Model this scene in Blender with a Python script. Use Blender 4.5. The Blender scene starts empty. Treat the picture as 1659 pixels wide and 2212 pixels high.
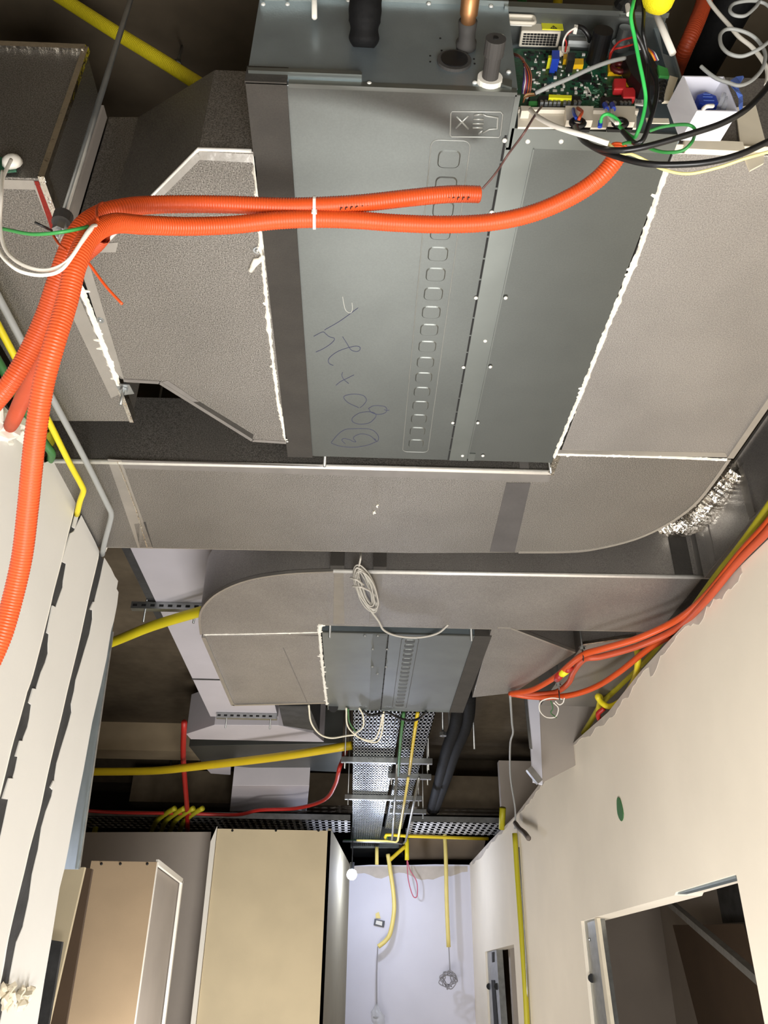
import bpy, math, random
from mathutils import Vector as V, Matrix
random.seed(7)
SC = bpy.context.scene
# ------------------------------------------------------------------ camera
# Fitted from the photograph's vanishing points (corridor axis, verticals); 1659x2212 frame.
CX, CY = 829.5, 1106.0
_a = (757 - CX, CY - 2184); _b = (870 - CX, CY + 1900)
F = math.sqrt(-(_a[0]*_b[0] + _a[1]*_b[1]))
_y = V((_a[0], _a[1], -F)).normalized(); _z = V((_b[0], _b[1], -F)).normalized(); _x = _y.cross(_z)
M3 = Matrix((_x, _y, _z))                       # camera space -> world
EYE = V((0, 0, 1.6))
cam = bpy.data.cameras.new('camera'); camo = bpy.data.objects.new('camera', cam); SC.collection.objects.link(camo)
cam.sensor_fit = 'HORIZONTAL'; cam.sensor_width = 36; cam.lens = F/1659*36; cam.clip_start = .02; cam.clip_end = 100
camo.matrix_world = Matrix.Translation(EYE) @ M3.to_4x4()
SC.camera = camo
# ------------------------------------------------------------------ world, lamps, exposure
w = bpy.data.worlds.new('world'); SC.world = w; w.use_nodes = True
bg = w.node_tree.nodes['Background']; bg.inputs[0].default_value = (.75, .8, 1, 1); bg.inputs[1].default_value = .05
SC.view_settings.view_transform = 'Standard'; SC.view_settings.look = 'None'
SC.view_settings.gamma = 1; SC.view_settings.use_curve_mapping = False; SC.view_settings.exposure = 0.0
def area(name, loc, aim, size, power, col):
    l = bpy.data.lights.new(name, 'AREA'); l.energy = power; l.size = size; l.color = col
    o = bpy.data.objects.new(name, l); SC.collection.objects.link(o); o.location = loc
    o.rotation_euler = (V(aim)-V(loc)).to_track_quat('-Z', 'Y').to_euler(); return o
# unseen area lights put near the floor, shining up at the services
area('unseen_floor_light', (.3, .1, .35), (.2, 1.1, 2.6), 1.2, 114, (1, .98, .955))
area('unseen_floor_light', (.1, 3.5, .25), (.1, 4.1, 3.1), 1.0, 58, (1, .975, .95))
area('unseen_floor_light', (-.75, 5.7, .35), (-1.2, 8.0, 2.3), .9, 68, (1, .95, .89))  # added to brighten the beige column, grey recess and riser
area('unseen_floor_light', (2.3, 4.6, .3), (2.6, 6.0, 2.2), .5, 16, (1, .94, .86))  # added to lighten the side room behind the large opening
pl = bpy.data.lights.new('lamp_glow', 'POINT'); pl.energy = 30; pl.color = (.72, .79, 1); pl.shadow_soft_size = .05
plo = bpy.data.objects.new('lamp_glow', pl); SC.collection.objects.link(plo)

# ------------------------------------------------------------------ pixel of the photograph -> point in the place
def ray(u, v): return M3 @ V((u-CX, CY-v, -F))
def pz(u, v, z): d = ray(u, v); return EYE + d*((z-EYE.z)/d.z)
def py(u, v, y): d = ray(u, v); return EYE + d*(y/d.y)
def px(u, v, x): d = ray(u, v); return EYE + d*(x/d.x)
def pd(u, v, r): return EYE + ray(u, v).normalized()*r

# ------------------------------------------------------------------ materials
MC = {}
def mat(name, col, rough=.6, metal=0, var=0, vs=6, bump=0, bs=200, col2=None, emit=0, spec=.5, alpha=1, stretch=None, fine=0, fs=300):
    if name in MC: return MC[name]
    m = bpy.data.materials.new(name); m.use_nodes = True; MC[name] = m
    nt = m.node_tree; N = nt.nodes; L = nt.links; b = N['Principled BSDF']
    c = [pow(x/255, 2.2) for x in col] + [1]
    b.inputs['Base Color'].default_value = c; b.inputs['Roughness'].default_value = rough
    b.inputs['Metallic'].default_value = metal; b.inputs['Specular IOR Level'].default_value = spec
    if alpha < 1: b.inputs['Alpha'].default_value = alpha
    if emit: b.inputs['Emission Color'].default_value = c; b.inputs['Emission Strength'].default_value = emit
    tc = N.new('ShaderNodeTexCoord'); mp = N.new('ShaderNodeMapping'); L.new(tc.outputs['Object'], mp.inputs[0])
    if stretch: mp.inputs['Scale'].default_value = stretch
    last = None
    if var or col2:
        n = N.new('ShaderNodeTexNoise'); n.inputs['Scale'].default_value = vs; n.inputs['Detail'].default_value = 6
        L.new(mp.outputs[0], n.inputs['Vector'])
        mx = N.new('ShaderNodeMix'); mx.data_type = 'RGBA'
        if col2: a, d = c, [pow(x/255, 2.2) for x in col2] + [1]
        else: a, d = [min(1, x*(1+var)) for x in c[:3]]+[1], [x*(1-var) for x in c[:3]]+[1]
        rp = N.new('ShaderNodeValToRGB'); rp.color_ramp.elements[0].position = .35; rp.color_ramp.elements[1].position = .65
        L.new(n.outputs['Fac'], rp.inputs[0]); L.new(rp.outputs[0], mx.inputs['Factor'])
        mx.inputs['A'].default_value = a; mx.inputs['B'].default_value = d; last = mx.outputs['Result']
    if fine:
        n = N.new('ShaderNodeTexNoise'); n.inputs['Scale'].default_value = fs; n.inputs['Detail'].default_value = 2
        L.new(mp.outputs[0], n.inputs['Vector'])
        mr = N.new('ShaderNodeMapRange'); mr.inputs[1].default_value = .3; mr.inputs[2].default_value = .7
        mr.inputs[3].default_value = 1-fine; mr.inputs[4].default_value = 1+fine; L.new(n.outputs['Fac'], mr.inputs[0])
        m2 = N.new('ShaderNodeMix'); m2.data_type = 'RGBA'; m2.blend_type = 'MULTIPLY'; m2.inputs['Factor'].default_value = 1
        if last: L.new(last, m2.inputs['A'])
        else: m2.inputs['A'].default_value = c
        L.new(mr.outputs[0], m2.inputs['B']); last = m2.outputs['Result']
    if last: L.new(last, b.inputs['Base Color'])
    if bump:
        n = N.new('ShaderNodeTexNoise'); n.inputs['Scale'].default_value = bs; n.inputs['Detail'].default_value = 3
        L.new(mp.outputs[0], n.inputs['Vector'])
        bp = N.new('ShaderNodeBump'); bp.inputs['Strength'].default_value = bump; bp.inputs['Distance'].default_value = .002
        L.new(n.outputs['Fac'], bp.inputs['Height']); L.new(bp.outputs[0], b.inputs['Normal'])
    return m
FOIL = mat('embossed_foil', (136, 132, 126), .40, .78, .05, 5, .7, 330, fine=.55, fs=330)
FOIL2 = mat('smooth_foil', (158, 154, 150), .42, .75, .07, 4, .45, 330, fine=.26, fs=330)
BRT = mat('edge_highlight_foil', (250, 247, 240), .3, .45, .05, 20, .6, 60)  # near-white: the highlight along lower duct edges is put into the colour
TAPE = mat('foil_tape', (186, 182, 176), .33, .85, .05, 14, .6, 40)
TAPED = mat('dull_tape', (136, 132, 128), .5, .6, .06, 14, .3, 60)
CRUMP = mat('crumpled_foil', (225, 220, 210), .18, 1, .05, 20, 2.5, 45)
GALV = mat('galvanised_sheet', (106, 109, 106), .42, .85, .05, 5, .03, 300, fine=.04, fs=250)
GALVD = mat('galvanised_end', (146, 158, 164), .36, .7, .10, 9, .12, 200)
GALVF = mat('galvanised_flange', (122, 126, 122), .38, .8, .05, 8)
STEEL = mat('zinc_steel', (165, 168, 168), .35, .9, .12, 20)
FOAM = mat('grey_foam_tape', (56, 53, 49), .85, 0, .12, 14, .6, 120, fine=.1)
SEAL = mat('white_sealant', (238, 234, 222), .55, 0, .05, 20, .5, 90)
PLAST = mat('white_plaster', (224, 222, 216), .75, 0, .02, 3, .15, 60)
PLASTR = mat('cream_plaster', (244, 234, 216), .75, 0, .03, 2, .12, 50)
PLASTF = mat('far_plaster', (218, 218, 230), .8, 0, .03, 2, .1, 50)
GREYB = mat('grey_board', (166, 157, 148), .8, 0, .04, 3)
BEIGE = mat('beige_board', (205, 190, 158), .8, 0, .04, 3, fine=.03)
BROWN = mat('brown_board', (170, 148, 120), .85, 0, .05, 3, fine=.03)
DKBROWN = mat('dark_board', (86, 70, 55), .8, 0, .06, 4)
CONC = mat('dark_concrete', (104, 93, 76), .9, 0, 0, 1.2, .5, 30, col2=(82, 72, 58), fine=.1, fs=12)
CONCF = mat('floor_concrete', (160, 155, 148), .85, 0, .12, 1.5, .3, 40)
SLOT = mat('black_slot', (16, 16, 16), .7)
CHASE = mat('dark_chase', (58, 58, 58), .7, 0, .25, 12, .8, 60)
ORANGE = mat('orange_plastic', (206, 80, 34), .4, 0, .04, 6)
ORANGED = mat('dull_orange_plastic', (186, 76, 44), .45, 0, .06, 6)
YEL = mat('yellow_plastic', (222, 204, 40), .45, 0, .05, 6)
YEL2 = mat('mustard_plastic', (206, 178, 34), .45, 0, .05, 6)
PALEY = mat('pale_yellow_plastic', (226, 206, 120), .45, 0, .05, 6)
RED = mat('red_plastic', (170, 42, 36), .45, 0, .06, 6)
GREEN = mat('green_plastic', (58, 110, 60), .5)
GREENW = mat('green_wire_plastic', (60, 190, 90), .4)
GREYP = mat('grey_plastic', (150, 152, 150), .5)
WHITEP = mat('white_plastic', (240, 236, 226), .45)
BLACK = mat('black_plastic', (24, 24, 25), .38)
BLACKM = mat('black_wrap', (17, 17, 18), .75, 0, .1, 20, 1.2, 40, spec=.25)
RUBBER = mat('dark_rubber', (62, 60, 58), .75)
EMB = mat('embossed_highlight', (150, 152, 148), .4, .6)  # paler than the sheet, so pressed edges carry their highlights as colour
SCREW = mat('highlit_screw', (236, 236, 230), .3, .3)  # near-white base paints in the glint of the screw heads
COPPER = mat('copper', (176, 128, 88), .4, .8, .15, 18)
PCB = mat('green_circuit_board', (24, 96, 66), .4, 0, 0, 55, .3, 120, col2=(40, 70, 52), fine=.35, fs=200)
BLUE = mat('blue_plastic', (34, 66, 176), .4)
BROWNW = mat('brown_wire_plastic', (96, 70, 66), .45)
INK = mat('marker_ink', (48, 52, 86), .6)
LABELY = mat('yellow_sticker', (228, 226, 40), .5)
LABELW = mat('white_sticker', (224, 222, 214), .5)
HOUS = mat('off_white_plastic', (216, 208, 192), .5)
CREAMP = mat('cream_paper', (222, 212, 190), .8, 0, .06, 10)
LAMP = mat('lit_lamp', (225, 235, 255), .5, emit=60)
GLASS = mat('clear_plastic', (225, 228, 232), .15, alpha=.35)
PATCH = mat('filler_patch', (196, 187, 176), .85, 0, .08, 8)

# ------------------------------------------------------------------ mesh helpers
COL = SC.collection
def cr(pts, n=8, closed=False):
    P = [V(p) for p in pts]; out = []; L = len(P)
    rng = range(L if closed else L-1)
    for i in rng:
        if closed: a, b, c, d = P[(i-1) % L], P[i], P[(i+1) % L], P[(i+2) % L]
        else: b, c = P[i], P[i+1]; a = P[i-1] if i else b*2-c; d = P[i+2] if i+2 < L else c*2-b
        for k in range(n):
            t = k/n
            out.append(.5*((2*b)+(c-a)*t+(2*a-5*b+4*c-d)*t*t+(3*b-a-3*c+d)*t**3))
    if not closed: out.append(P[-1])
    return out
def resample(P, step):
    out = [P[0]]; need = step
    for i in range(len(P)-1):
        a, b = P[i], P[i+1]; L = (b-a).length; pos = 0
        while L-pos >= need:
            pos += need; out.append(a.lerp(b, pos/L)); need = step
        need -= L-pos
    return out
class MB:
    def __init__(s): s.v = []; s.f = []
    def add(s, vs, fs):
        n = len(s.v); s.v += [tuple(p) for p in vs]; s.f += [tuple(i+n for i in f) for f in fs]; return s
    def box(s, x0, x1, y0, y1, z0, z1):
        return s.add([(x0,y0,z0),(x1,y0,z0),(x1,y1,z0),(x0,y1,z0),(x0,y0,z1),(x1,y0,z1),(x1,y1,z1),(x0,y1,z1)],
                     [(0,3,2,1),(4,5,6,7),(0,1,5,4),(1,2,6,5),(2,3,7,6),(3,0,4,7)])
    def ext(s, pts, vec, tops=None):
        """extrude a planar outline by a vector; tops = own far points"""
        pts = [V(p) for p in pts]; n = len(pts)
        q = [V(p) for p in tops] if tops else [p+V(vec) for p in pts]
        return s.add(pts+q, [tuple(range(n))[::-1], tuple(range(n, 2*n))]+[(i, (i+1) % n, n+(i+1) % n, n+i) for i in range(n)])
    def bar(s, a, b, w, h, up=(0,0,1)):
        a, b = V(a), V(b); d = (b-a).normalized(); sx = d.cross(V(up))
        sx = (sx if sx.length > 1e-4 else d.cross(V((1,0,0)))).normalized()*w/2; sy = sx.cross(d).normalized()*h/2
        return s.ext([a-sx-sy, a+sx-sy, a+sx+sy, a-sx+sy], b-a)
    def tube(s, P, r, seg=10, cap=True, closed=False, rf=None):
        P = [V(p) for p in P]; n = len(P)
        t = [(P[(i+1) % n if closed else min(i+1, n-1)]-P[(i-1) if closed else max(i-1, 0)]).normalized() for i in range(n)]
        u = t[0].cross(V((0,0,1))); u = (u if u.length > .05 else t[0].cross(V((1,0,0)))).normalized()
        vs = []; fs = []
        cs = [(math.cos(2*math.pi*k/seg), math.sin(2*math.pi*k/seg)) for k in range(seg)]
        for i in range(n):
            u = (u - t[i]*u.dot(t[i])).normalized(); w_ = t[i].cross(u); R = rf(i) if rf else r
            vs += [P[i]+u*(R*c)+w_*(R*q) for c, q in cs]
        m = n if closed else n-1
        for i in range(m):
            for k in range(seg):
                j = (i+1) % n
                fs.append((i*seg+k, i*seg+(k+1) % seg, j*seg+(k+1) % seg, j*seg+k))
        if cap and not closed: fs += [tuple(range(seg))[::-1], tuple((n-1)*seg+k for k in range(seg))]
        return s.add(vs, fs)
    def cyl(s, a, b, r, seg=14, r2=None):
        a, b = V(a), V(b); return s.tube([a, b], r, seg, rf=(lambda i: r if i == 0 else (r2 if r2 is not None else r)))
    def dome(s, c, n, r, seg=8):
        c, n = V(c), V(n).normalized()
        return s.tube([c, c+n*r*.45, c+n*r*.75], r, seg, rf=lambda i: (r, r*.85, r*.4)[i])
    def build(s, name, m, parent=None, smooth=False, bevel=0, auto=False):
        me = bpy.data.meshes.new(name); me.from_pydata(s.v, [], s.f); me.validate()
        o = bpy.data.objects.new(name, me); COL.objects.link(o)
        for mm in (m if isinstance(m, (list, tuple)) else [m]): me.materials.append(mm)
        if smooth: me.polygons.foreach_set('use_smooth', [True]*len(me.polygons))
        import bmesh
        bm = bmesh.new(); bm.from_mesh(me); bmesh.ops.recalc_face_normals(bm, faces=bm.faces); bm.to_mesh(me); bm.free()
        if parent:
            o.parent = parent; loc = parent.matrix_basis.translation if parent.parent is None else V((0,0,0))
            o.matrix_parent_inverse = Matrix.Translation(-loc)
        if bevel:
            b = o.modifiers.new('bevel', 'BEVEL'); b.width = bevel; b.segments = 2; b.limit_method = 'ANGLE'
        return o
def tag(o, label=None, cat=None, group=None, kind=None):
    if label: o['label'] = label
    if cat: o['category'] = cat
    if group: o['group'] = group
    if kind: o['kind'] = kind
    return o
def thing(name, label, cat, loc=(0,0,0), group=None):
    o = bpy.data.objects.new(name, None); COL.objects.link(o); o.location = loc; o.empty_display_size = .1
    o.matrix_basis = Matrix.Translation(V(loc))
    return tag(o, label, cat, group)
def struct(o): o['kind'] = 'structure'; return o
def corr(P, r, pitch=.0051, depth=.0013):
    """corrugated conduit along a curve"""
    Q = resample(P, pitch/4)
    mb = MB(); mb.tube(Q, r, 12, cap=False, rf=lambda i: r - depth*(1, .45, 0, .45)[i % 4])
    # hollow ends: inner wall a little way in
    for a, b in ((Q[0], Q[min(12, len(Q)-1)]), (Q[-1], Q[max(0, len(Q)-13)])):
        mb.tube([a, b], r*.82, 12, cap=False)
    return mb
def conduit(name, pts, r, m, label, group=None, cat='conduit', corrug=True, pitch=.0051, n=10):
    P = cr(pts, n)
    mb = corr(P, r, pitch) if corrug else MB().tube(P, r, 10)
    return tag(mb.build(name, m, smooth=True), label, cat, group)
def wire(name, pts, r, m, label=None, cat=None, group=None, parent=None, n=8, seg=7):
    o = MB().tube(cr(pts, n), r, seg).build(name, m, parent, smooth=True)
    return tag(o, label, cat, group) if label else o
def rod(a, b, r=.004, parent=None, name='threaded_rod', m=None):
    return MB().cyl(a, b, r, 8).build(name, m or STEEL, parent, smooth=True)
def uz(z, *pts): return [pz(u, v, z) for u, v in pts]
def jitter_bead(P, w, h, down=True, seed=1, blobs=10):
    """ragged sealant bead along a polyline lying under a horizontal face"""
    rnd = random.Random(seed); Q = resample(P, .006); mb = MB()
    r0_ = [w*(.55+.9*rnd.random()) for _ in Q]
    rr = [sum(r0_[max(0, i-1):i+2])/len(r0_[max(0, i-1):i+2]) for i in range(len(Q))]
    vs = []; fs = []; n = len(Q)
    t = (Q[-1]-Q[0]).normalized(); sx = t.cross(V((0,0,1))).normalized()
    for i, p in enumerate(Q):
        o = sx*w*.25*(rnd.random()-.5)
        a = rr[i]*(1+.3*(rnd.random() > .88)); b = rr[i]*(1+.3*(rnd.random() > .88))
        vs += [p+o-sx*a+V((0,0,.001)), p+o-sx*a*.4-V((0,0,h)), p+o+sx*b*.4-V((0,0,h)), p+o+sx*b+V((0,0,.001))]
        if i:
            k = 4*i
            fs += [(k-4+j, k-3+j, k+1+j, k+j) for j in range(3)]
    fs += [(0,1,2,3), (4*n-1, 4*n-2, 4*n-3, 4*n-4)]
    mb.add(vs, fs)
    for _ in range(blobs):
        p = Q[rnd.randrange(n)]; s_ = rnd.choice((-1, -1, 1)); L = w*(1.1+1.5*rnd.random()**2)
        e = p+sx*s_*L+t*(rnd.random()-.5)*.012
        mb.tube([p-V((0,0,.0005)), p.lerp(e, .5)-V((0,0,.001)), e], .003, 6, rf=lambda i: (.005, .004, .0026)[i])
    return mb

ZA, ZB, CEIL = 3.1, 3.18, 4.25
# ================================================================== STRUCTURE
struct(MB().box(-6, 6, -4, 18, -.12, 0).build('floor', CONCF))
struct(MB().box(-7, 7, -4, 18.5, CEIL, CEIL+.2).build('ceiling', CONC))
XR, XL, YF = 1.38, -1.0, 10.7
# right wall with two rough door openings: outline in the Y-Z plane
def yz(x, *pts): return [px(u, v, x) for u, v in pts]
topR = yz(XR, (1700, 1120), (1659, 1165), (1600, 1222), (1524, 1301), (1441, 1388), (1381, 1453), (1314, 1538), (1240, 1603), (1168, 1690), (1115, 1760), (1060, 1815), (1012, 1868))
d1 = yz(XR, (1590, 1888), (1460, 1927), (1457, 1934), (1255, 1990))   # door 1 head, near to far
d2 = yz(XR, (1110, 2040), (1048, 2056))
def strip(x, top, ybot, y0, y1): pass
near_y = -2.5
for p in topR: p.x = XR
yA, yB = d1[0].y, d1[-1].y; yC, yD = d2[0].y, d2[-1].y
def top_at(y):
    if y <= topR[0].y: return topR[0].z
    for a, b in zip(topR, topR[1:]):
        if a.y <= y <= b.y: return a.z+(b.z-a.z)*(y-a.y)/(b.y-a.y)
    return topR[-1].z
def head_at(y):
    """underside of the wall at y: 0, or the door head inside an opening"""
    for H in (d1, d2):
        if H[0].y < y < H[-1].y:
            for a, b in zip(H, H[1:]):
                if a.y <= y <= b.y: return a.z+(b.z-a.z)*(y-a.y)/max(1e-6, b.y-a.y)
    return 0
d1.sort(key=lambda p: p.y)
ysr = sorted(set([near_y, YF]+[p.y for p in topR[1:]]+[p.y for p in d1+d2]))
ysr = [y for y in ysr if near_y <= y <= YF]
vid = {}; vs = []; fs = []
def vi(x, y, z):
    k = (round(x, 5), round(y, 5), round(z, 5))
    if k not in vid: vid[k] = len(vs); vs.append(k)
    return vid[k]
e_ = 1e-5
for a, b in zip(ysr, ysr[1:]):
    za_, zb_ = head_at(a+e_), head_at(b-e_); ta, tb = top_at(a), top_at(b); X0, X1 = XR, XR+.12
    F_ = [vi(X0, a, za_), vi(X0, b, zb_), vi(X0, b, tb), vi(X0, a, ta)]; B_ = [vi(X1, a, za_), vi(X1, b, zb_), vi(X1, b, tb), vi(X1, a, ta)]
    fs += [tuple(F_), tuple(B_[::-1]), (F_[3], F_[2], B_[2], B_[3]), (F_[0], B_[0], B_[1], F_[1])]
for H in (d1, d2):
    for y, s0 in ((H[0].y, -1), (H[-1].y, 1)):
        z = head_at(y-s0*e_); fs.append((vi(XR, y, 0), vi(XR, y, z), vi(XR+.12, y, z), vi(XR+.12, y, 0)))
struct(MB().add(vs, fs).build('wall_right', PLASTR))
# far wall
ftop = [py(757, 1871, YF), py(800, 1868, YF), py(870, 1869, YF), py(940, 1867, YF), py(1012, 1868, YF)]
struct(MB().ext([V((-.6, YF, ftop[0].z))]+ftop+[V((1.6, YF, ftop[-1].z)), V((1.6, YF, 0)), V((-.6, YF, 0))], (0, .12, 0)).build('wall_far', PLASTF))
struct(MB().box(-6, 6, 17.4, 17.6, 0, CEIL).build('wall_back', CONC))
struct(MB().box(-6, -5.8, -4, 17.4, 0, CEIL).build('wall_outer_left', CONC))
struct(MB().box(5.8, 6, -4, 17.4, 0, CEIL).build('wall_outer_right', CONC))
struct(MB().box(-6, 6, -4, -3.8, 0, CEIL).build('wall_rear', CONC))
# left wall: three lining boards with open chases between, on a dark core
A_l = [(164, 1087), (155, 1125), (148, 1152), (133, 1214), (116, 1279), (108, 1315), (99, 1351), (92, 1380), (83, 1415), (74, 1450), (67, 1474), (60, 1491), (51, 1525), (40, 1565), (27, 1610), (14, 1664), (0, 1720), (-20, 1800)]
A_r = [(176, 1113), (168, 1130), (160, 1147), (143, 1219), (137, 1254), (136, 1268), (127, 1293), (120, 1313), (106, 1369), (104, 1391), (104, 1411), (98, 1431), (89, 1452), (81, 1478), (68, 1522), (64, 1552), (60, 1570), (52, 1590), (47, 1607), (39, 1634), (33, 1663), (27, 1684), (18, 1730), (9, 1773), (0, 1814), (-14, 1880)]
B_l = [(215, 1192), (210, 1217), (195, 1279), (183, 1333), (172, 1384), (159, 1438), (146, 1491), (139, 1522), (130, 1561), (116, 1617), (101, 1682), (87, 1749), (72, 1805), (62, 1842), (54, 1878), (40, 1935), (28, 1985), (16, 2040), (6, 2100), (-14, 2190)]
B_r = [(226, 1205), (217, 1248), (207, 1288), (200, 1317), (200, 1337), (194, 1369), (183, 1405), (175, 1433), (164, 1469), (161, 1491), (154, 1520), (155, 1538), (148, 1565), (132, 1617), (123, 1648), (118, 1682), (115, 1704), (112, 1719), (100, 1751), (90, 1787), (83, 1834), (78, 1854), (70, 1888), (63, 1941), (50, 2001), (36, 2034), (29, 2070), (20, 2118), (0, 2212)]
E_r = [(255, 1255), (252, 1272), (256, 1279), (253, 1306), (246, 1342), (240, 1362), (230, 1424), (217, 1484), (199, 1561), (181, 1661), (163, 1751), (148, 1833), (139, 1878), (129, 1918), (111, 2031), (96, 2118), (81, 2212)]
def down(p): return V((p.x, p.y, 0))
Al, Ar, Bl, Br, Er = [yz(XL, *q) for q in (A_l, A_r, B_l, B_r, E_r)]
wl = MB()
wl.ext([V((XL-.0022, near_y, 0)), V((XL-.0022, near_y, 2.98)), V((XL-.0022, 2.2, 3.04)), V((XL-.0022, 2.75, 3.085)), V((XL-.0022, Er[0].y-.16, 3.085)), V((XL-.0022, Er[0].y-.06, 2.98)), V((XL-.0022, Er[0].y-.06, 0))], (-.1, 0, 0))
wlo = struct(wl.build('wall_left', CHASE))
t1 = yz(XL, (-60, 840), (-5, 880), (20, 915), (47, 905), (60, 935), (85, 952), (96, 1000), (114, 992), (140, 1040), (165, 1085))
def board(pts, name='lining_board', m=PLAST, parent=wlo, d=-.0020):
    return MB().ext(pts, (d, 0, 0)).build(name, m, parent)
board([V((XL, near_y, 0)), V((XL, near_y, 3.0))]+t1+Al+[down(Al[-1])])
board(Ar[::-1]+[down(Ar[-1])][:0]+yz(XL, (174, 1111), (190, 1140), (206, 1171))[1:]+Bl+[down(Bl[-1]), down(Ar[-1])])
board(Br[::-1]+yz(XL, (226, 1202), (240, 1228), (248, 1245))[1:]+Er+[down(Er[-1]), down(Br[-1])])
# torn tape tabs along the chases
for i, q in enumerate([[(157, 1138), (170, 1086), (178, 1088), (162, 1142)], [(134, 1213), (153, 1152), (161, 1147), (144, 1218)], [(102, 1367), (114, 1308), (121, 1312), (107, 1370)], [(63, 1518), (72, 1487), (79, 1489), (68, 1522)],
      [(34, 1634), (44, 1600), (50, 1601), (41, 1635)], [(6, 1725), (20, 1681), (30, 1682), (18, 1727)], [(195, 1316), (202, 1300), (206, 1300), (199, 1318)], [(109, 1700), (116, 1686), (120, 1690), (114, 1706)]]):
    board(yz(XL+.002, *q), 'torn_tape', PLAST, wlo, -.004)
# beads at the board edges
for P in (Al, Bl):
    MB().tube(resample(cr([p+V((-.001, -.004, 0)) for p in P], 4), .03), .003, 6).build('edge_bead', WHITEP, wlo, smooth=True)
# steel end stud past the last board
st = yz(XL-.006, (246, 1345), (243, 1362), (237, 1405), (229, 1478), (225, 1489), (217, 1552), (206, 1621), (199, 1672), (190, 1733), (179, 1806), (170, 1878), (136, 1878), (160, 1751), (196, 1561), (214, 1484), (236, 1370))
so = MB().ext(st, (-.06, 0, 0)).build('steel_stud', GALVD, wlo)
MB().tube([px(u, v, XL-.004) for u, v in ((243, 1365), (206, 1621), (170, 1877))], .006, 6).build('stud_lip', STEEL, wlo)
# ragged plaster lumps
def lump(name, pts, m, parent, r=.02, seed=3):
    """crumpled lumps: convex hulls of stretched random point clusters, joined in one ragged piece"""
    import bmesh
    rnd = random.Random(seed); mb = MB()
    for p in pts:
        for _ in range(5):
            c = p+V((rnd.uniform(-.3, .3), rnd.uniform(-1, 1), rnd.uniform(-1, 1)))*r
            ax = V((rnd.uniform(-.4, .4), rnd.uniform(-1, 1), rnd.uniform(-1, 1))).normalized()
            bm = bmesh.new()
            for _k in range(16):
                q = V((rnd.gauss(0, .3), rnd.gauss(0, .3), rnd.gauss(0, .3)))*r+ax*rnd.uniform(-1, 1)*r
                bm.verts.new(c+q)
            res = bmesh.ops.convex_hull(bm, input=bm.verts)
            bmesh.ops.delete(bm, geom=[g for g in res['geom_interior'] if isinstance(g, bmesh.types.BMVert)], context='VERTS')
            bm.verts.index_update(); mb.add([v.co for v in bm.verts], [[v.index for v in f.verts] for f in bm.faces]); bm.free()
    return mb.build(name, m, parent)
lump('plaster_lump', [px(u, v, XL+.005) for u, v in ((0, 885), (8, 915), (25, 935), (38, 905))], SEAL, wlo, .03)
lump('plaster_lump', [px(u, v, XL+.01) for u, v in ((10, 2150), (20, 2165), (45, 2155), (60, 2160))], CREAMP, wlo, .022, 5)
# filler patches along the cut top of the right and far walls
rnd = random.Random(11)
for seg in (((1600, 1225), (1400, 1432)), ((1400, 1432), (1170, 1690)), ((1168, 1692), (1020, 1862))):
    (u0, v0), (u1, v1) = seg; P = []; Q = []; wv = 0.03
    for k in range(41):
        t = k/40; u = u0+(u1-u0)*t; v = v0+(v1-v0)*t
        a = px(u, v, XR-.002); a.z = top_at(a.y)-.002; P.append(a)
        wv = min(.085, max(.012, wv+rnd.uniform(-.016, .016))); Q.append(a-V((0, 0, wv)))
    struct(MB().ext(P+Q[::-1], (.004, 0, 0)).build('trim_filler', PATCH)) if 0 else MB().ext(P+Q[::-1], (.004, 0, 0)).build('filler_patch', PATCH, bpy.data.objects['wall_right'])
P = [py(762+k*12.4, 1871, YF-.003) for k in range(21)]; Q = [py(762+k*12.4, 1871+(14, 16, 15, 19, 25, 27, 22, 17, 14, 15, 20, 26, 30, 28, 29, 24, 20, 22, 18, 13, 12)[k], YF-.003) for k in range(21)]
MB().ext(P+Q[::-1], (0, .005, 0)).build('filler_patch', PATCH, bpy.data.objects['wall_far'])

# ---- background boxes and boards, lower left
def facing(pts, y, depth, name, m, label=None, cat=None, parent=None):
    o = MB().ext([py(u, v, y) for u, v in pts], (0, depth, 0)).build(name, m, parent)
    return tag(o, label, cat) if label else o
yc = 8.44
cl_, cr_ = py(470, 1790, yc), py(715, 1790, yc)
wc = MB().box(cl_.x, cr_.x, yc, yc+.012, 0, cl_.z).build('wall_column', BEIGE); struct(wc)
c0 = py(715, 1790, yc); c1 = pz(757, 1870, c0.z)
MB().ext([c0, c1, V((c1.x, c1.y, 0)), V((c0.x, c0.y, 0))], (-.03, 0, 0)).build('return_board', mat('olive_board', (150, 143, 122), .85, 0, .04, 3), wc)
for u in (502, 596, 688): MB().dome(py(u, 1794, yc-.002), (0, -1, 0), .012).build('screw_head', SLOT, wc)
wg = struct(facing([(130, 1798), (456, 1797), (420, 2212), (395, 2500), (60, 2500), (90, 2212)], 8.9, .012, 'wall_recess', GREYB))
MB().ext([V((cl_.x-.004, 8.42, cl_.z+.02)), V((cl_.x-.05, 8.42, cl_.z-.12)), V((cl_.x-.045, 8.42, cl_.z-.9)), V((cl_.x-.05, 8.42, 0)), V((cl_.x-.004, 8.42, 0))], (0, .03, 0)).build('cut_edge', WHITEP, wc)
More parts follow.
